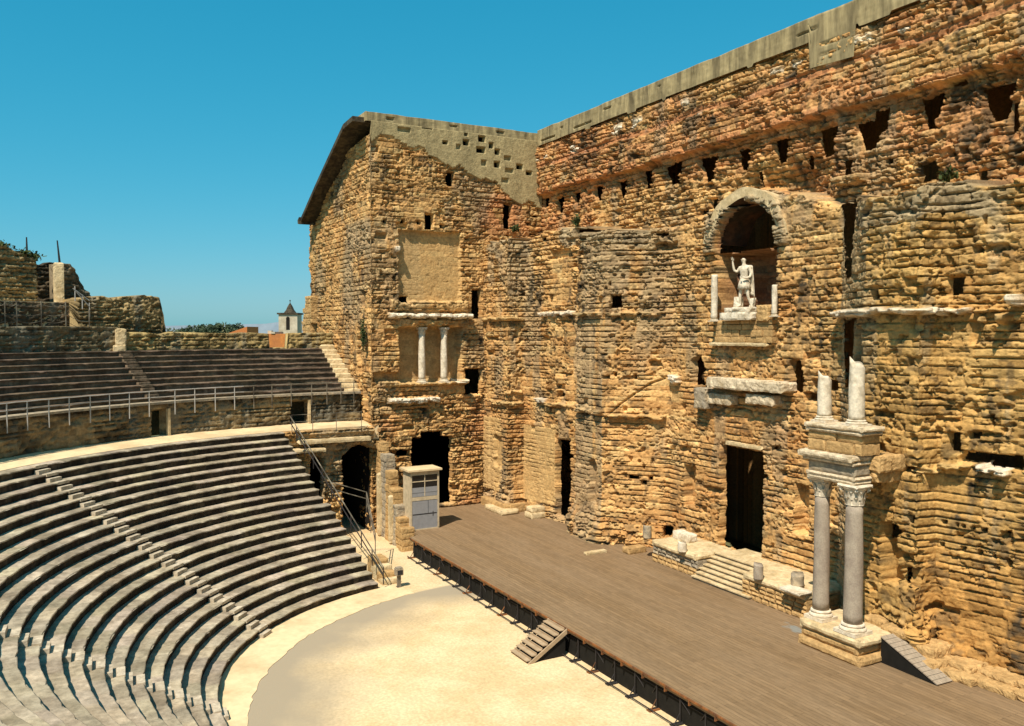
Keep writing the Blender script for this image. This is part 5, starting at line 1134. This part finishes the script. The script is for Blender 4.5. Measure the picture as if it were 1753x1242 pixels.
# ================================================================== TOWN AND HILLS BEYOND
def far(u, v, dist): return None
tw = thing('church_tower', 'cream square church tower with dark louvred openings and pointed lantern roof', 'tower', [-92.6, -0.3, 0.0], rz=R(-28))
hz = [19.63, 20.07, 21.74]
b = MB(); b.box(-1.75, 1.75, -1.75, 1.75, 0, hz[0]); b.build('shaft', M['cream'], tw)
for sx, sy in ((1.753, 0), (0, -1.753)):
    w = MB()
    for off in (0,):
        if sx: w.box(1.70, 1.78, -.34, .34, hz[0] - 2.9, hz[0] - .75); w.tube([(1.70, 0, hz[0] - .75), (1.78, 0, hz[0] - .75)], .34, 14)
        else: w.box(-.34, .34, -1.78, -1.70, hz[0] - 2.9, hz[0] - .75); w.tube([(0, -1.78, hz[0] - .75), (0, -1.70, hz[0] - .75)], .34, 14)
    w.build('belfry_opening', M['void'], tw)
b = MB(); b.box(-2.0, 2.0, -2.0, 2.0, hz[0], hz[0] + .3); b.build('cornice', M['slate'], tw)
b = MB(); b.lathe([(1.2, hz[0] + .3), (.75, hz[0] + .9), (.5, hz[0] + 1.5), (.2, hz[0] + 2.0), (.06, hz[0] + 2.2), (.05, hz[0] + 2.6)], n=10); b.lathe([(.02, hz[0] + 2.5), (.18, hz[0] + 2.62), (.02, hz[0] + 2.8)], n=8); b.build('lantern_roof', M['slate'], tw)
t = thing('orange_house', 'orange plastered house wall seen through the notch in the parapet', 'house', [-43.0, -14.0, 0.0], rz=R(-28))
b = MB(); b.box(-2, 2, -1.5, 1.5, 0, 16.1); b.build('wall', M['orange_plaster'], t)
b = MB(); b.box(-2.1, 2.1, -.5, 0, 16.1, 16.35); b.box(-.4, .4, -1.4, -.9, 16.1, 16.5); b.build('ridge', M['cream'], t)
t = thing('tiled_house', 'house with sloping orange tile roof peeping over the parapet beside the wood', 'house', [-86.5, -10.2, 0.0], rz=R(61))
b = MB(); b.box(-1.7, 1.7, -3, 3, 0, 15.9); b.build('wall', M['cream'], t)
b = MB(); b.add([(-1.9, -3.2, 16.0), (1.75, -3.2, 17.25), (1.75, 3.2, 17.25), (-1.9, 3.2, 16.0), (-1.9, -3.2, 15.8), (1.75, -3.2, 15.8), (1.75, 3.2, 15.8), (-1.9, 3.2, 15.8)], [(0, 1, 2, 3), (4, 7, 6, 5), (0, 4, 5, 1), (1, 5, 6, 2), (2, 6, 7, 3), (3, 7, 4, 0)]); b.build('roof', M['roof_tile'], t)
# wooded hill
fwd = Vector((-.878, .479, 0)); rgt = Vector((.479, .878, 0)); cam0 = Vector((68.2, -40, 16.3))
def at(u, dist, z): p = cam0 + fwd * dist + rgt * ((u - 876.5) / 1442 * dist); return (p.x, p.y, z)
V = []; F = []; prof = [(200, 5), (262, 12), (284, 17.5), (310, 19.0), (345, 20.6), (380, 21.4), (405, 21.0), (425, 18.2), (440, 12), (470, 4)]
for i, (u, z) in enumerate(prof):
    for dd in (-40, -20, 0, 25, 60): V.append(at(u, 420 + dd, -1 + (z - 2) * math.exp(-(dd / 34) ** 2)))
for i in range(len(prof) - 1):
    for j in range(4): F.append((i * 5 + j, i * 5 + j + 1, (i + 1) * 5 + j + 1, (i + 1) * 5 + j))
o = from_arrays('hill', np.array(V), F, M['field']); o['kind'] = 'structure'
g = np.random.default_rng(5); V = []; F = []
for c_ in range(420):
    u = g.uniform(255, 442); dist = g.uniform(385, 455); zt = np.interp(u, [p[0] for p in prof], [p[1] for p in prof])
    zc = -1 + (zt - 2) * math.exp(-((dist - 420) / 34) ** 2) + g.uniform(-.5, 1.6); p = np.array(at(u, dist, zc)); rr = g.uniform(1.2, 2.6)
    for l_ in range(46):
        dr_ = g.normal(size=3); dr_ /= np.linalg.norm(dr_); q0 = p + dr_ * rr * g.uniform(.55, 1.05) * np.array([1, 1, .85]); a1 = g.normal(size=3) * .34; a2 = g.normal(size=3) * .34
        kk = len(V); V += [q0 - a1, q0 + a2, q0 + a1, q0 - a2]; F.append((kk, kk + 1, kk + 2, kk + 3))
o = from_arrays('wood', np.array(V), np.array(F), M['far_leaf']); tag(o, 'dense green wood covering the low hill beyond the parapet', 'wood', kind='stuff')
V = []; F = []
for i in range(61):
    u = -400 + i * 45; z = 16.3 + 3000 / 1442 * (8 + 14 * fbm(np.array([i * .35]), np.array([.5]), 55, 3)[0] + (6 if 480 < u < 640 else 0))
    V += [at(u, 3000, -1), at(u, 3050, z), at(u, 3600, -1)]
for i in range(60):
    for j in (0, 1): F.append((i * 3 + j, (i + 1) * 3 + j, (i + 1) * 3 + j + 1, i * 3 + j + 1))
o = from_arrays('far_hills', np.array(V), F, M['hill'], smooth=True); o['kind'] = 'structure'

# ------------------------------------------------------------------ plants growing on the ruins
def shrub(label, c, size, n, seed, name='wall_shrub'):
    t = thing(name, label, 'plant', c, 'shrubs growing on the ruins'); g = np.random.default_rng(seed); V = []; F = []
    b = MB()
    for i in range(5):
        e = g.normal(size=3) * np.array(size) * .55; e[2] = abs(e[2]); b.tube([(0, 0, -.05), tuple(e * .5 + g.normal(size=3) * .05), tuple(e)], [.03, .02, .01], 5)
    b.build('stem', M['bark'], t)
    for i in range(n):
        d_ = g.normal(size=3); d_ /= np.linalg.norm(d_); p = d_ * np.array(size) * g.uniform(.2, 1) * (.7 + .5 * math.sin(5 * d_[0] + 3 * d_[2] + seed)); a1 = g.normal(size=3) * .07; a2 = g.normal(size=3) * .07
        k_ = len(V); V += [p - a1, p + a2, p + a1, p - a2]; F.append((k_, k_ + 1, k_ + 2, k_ + 3))
    from_arrays('foliage', np.array(V), np.array(F), M['leaf'], t)
shrub('dark ivy hanging in the vertical crevice of the wing', (-.9, -16.75, 15.95), (.25, .25, 1.5), 420, 1)
shrub('small dark shrub on the ledge below the wing slit window', (.35, -2.71, 25.72), (.35, .6, .45), 260, 2)
shrub('dark shrub on the ledge above the left beam slots recess', [13.06, -4.3, 24.88], (.35, .3, .5), 220, 3)
shrub('green shrub in the upper masonry beside a red patch of stone', [41.32, -0.5, 24.14], (.45, .35, .4), 260, 4)
for i, (u, v) in enumerate(((4, 420), (40, 433), (55, 437))):
    a_z = ([211.35, 23.16], [209.51, 22.73], [208.52, 22.56])[i]; shrub(('bushy plant on the high ruin at the edge of the frame', 'low plant on the high ruin near the upright mast', 'dry plant at the broken end of the high ruin')[i], pc(48.5, a_z[0], a_z[1]), (.8, .8, .45), 260, 10 + i)

# ================================================================== CAMERA, LIGHT, SKY
cam = bpy.data.cameras.new('camera'); co = bpy.data.objects.new('camera', cam); col.objects.link(co)
co.location = (68.2, -40, 16.3); cam.sensor_width = 36; cam.lens = 36 * 1442 / 1753; cam.clip_end = 9000; cam.clip_start = .1
co.rotation_euler = (R(90 - 2.1), 0, R(90 - 28.6)); scene.camera = co
AZ, EL = R(36), R(55)
su_ = bpy.data.lights.new('sun', 'SUN'); su_.energy = 4.8; su_.angle = R(.5); su_.color = (1, .93, .80); so = bpy.data.objects.new('sun', su_); col.objects.link(so)
sd = Vector((math.sin(AZ) * math.cos(EL), -math.cos(AZ) * math.cos(EL), math.sin(EL)))
so.rotation_euler = sd.to_track_quat('Z', 'Y').to_euler()
w = bpy.data.worlds.new('World'); scene.world = w; w.use_nodes = True; nt = w.node_tree
bg = nt.nodes['Background']; sk = nt.nodes.new('ShaderNodeTexSky'); sk.sky_type = 'NISHITA'; sk.sun_disc = False
sk.sun_elevation = EL; sk.sun_rotation = R(180) - AZ; sk.air_density = 1.0; sk.dust_density = .6; sk.ozone_density = 1.2; sk.altitude = 50
# film-like colour response of the sky: red falls off faster, green and blue slower
sep = nt.nodes.new('ShaderNodeSeparateColor'); com = nt.nodes.new('ShaderNodeCombineColor'); nt.links.new(sk.outputs[0], sep.inputs[0])
for i, (ga, am) in enumerate(((1.7, .105), (.55, 1.62), (.5, 2.2))):
    pw = nt.nodes.new('ShaderNodeMath'); pw.operation = 'POWER'; pw.inputs[1].default_value = ga; nt.links.new(sep.outputs[i], pw.inputs[0])
    ml = nt.nodes.new('ShaderNodeMath'); ml.operation = 'MULTIPLY'; ml.inputs[1].default_value = am; nt.links.new(pw.outputs[0], ml.inputs[0]); nt.links.new(ml.outputs[0], com.inputs[i])
nt.links.new(com.outputs[0], bg.inputs[0]); bg.inputs[1].default_value = .1
scene.view_settings.view_transform = 'Standard'; scene.view_settings.look = 'None'; scene.cycles.diffuse_bounces = 2; scene.view_settings.exposure = .34; scene.view_settings.gamma = 1
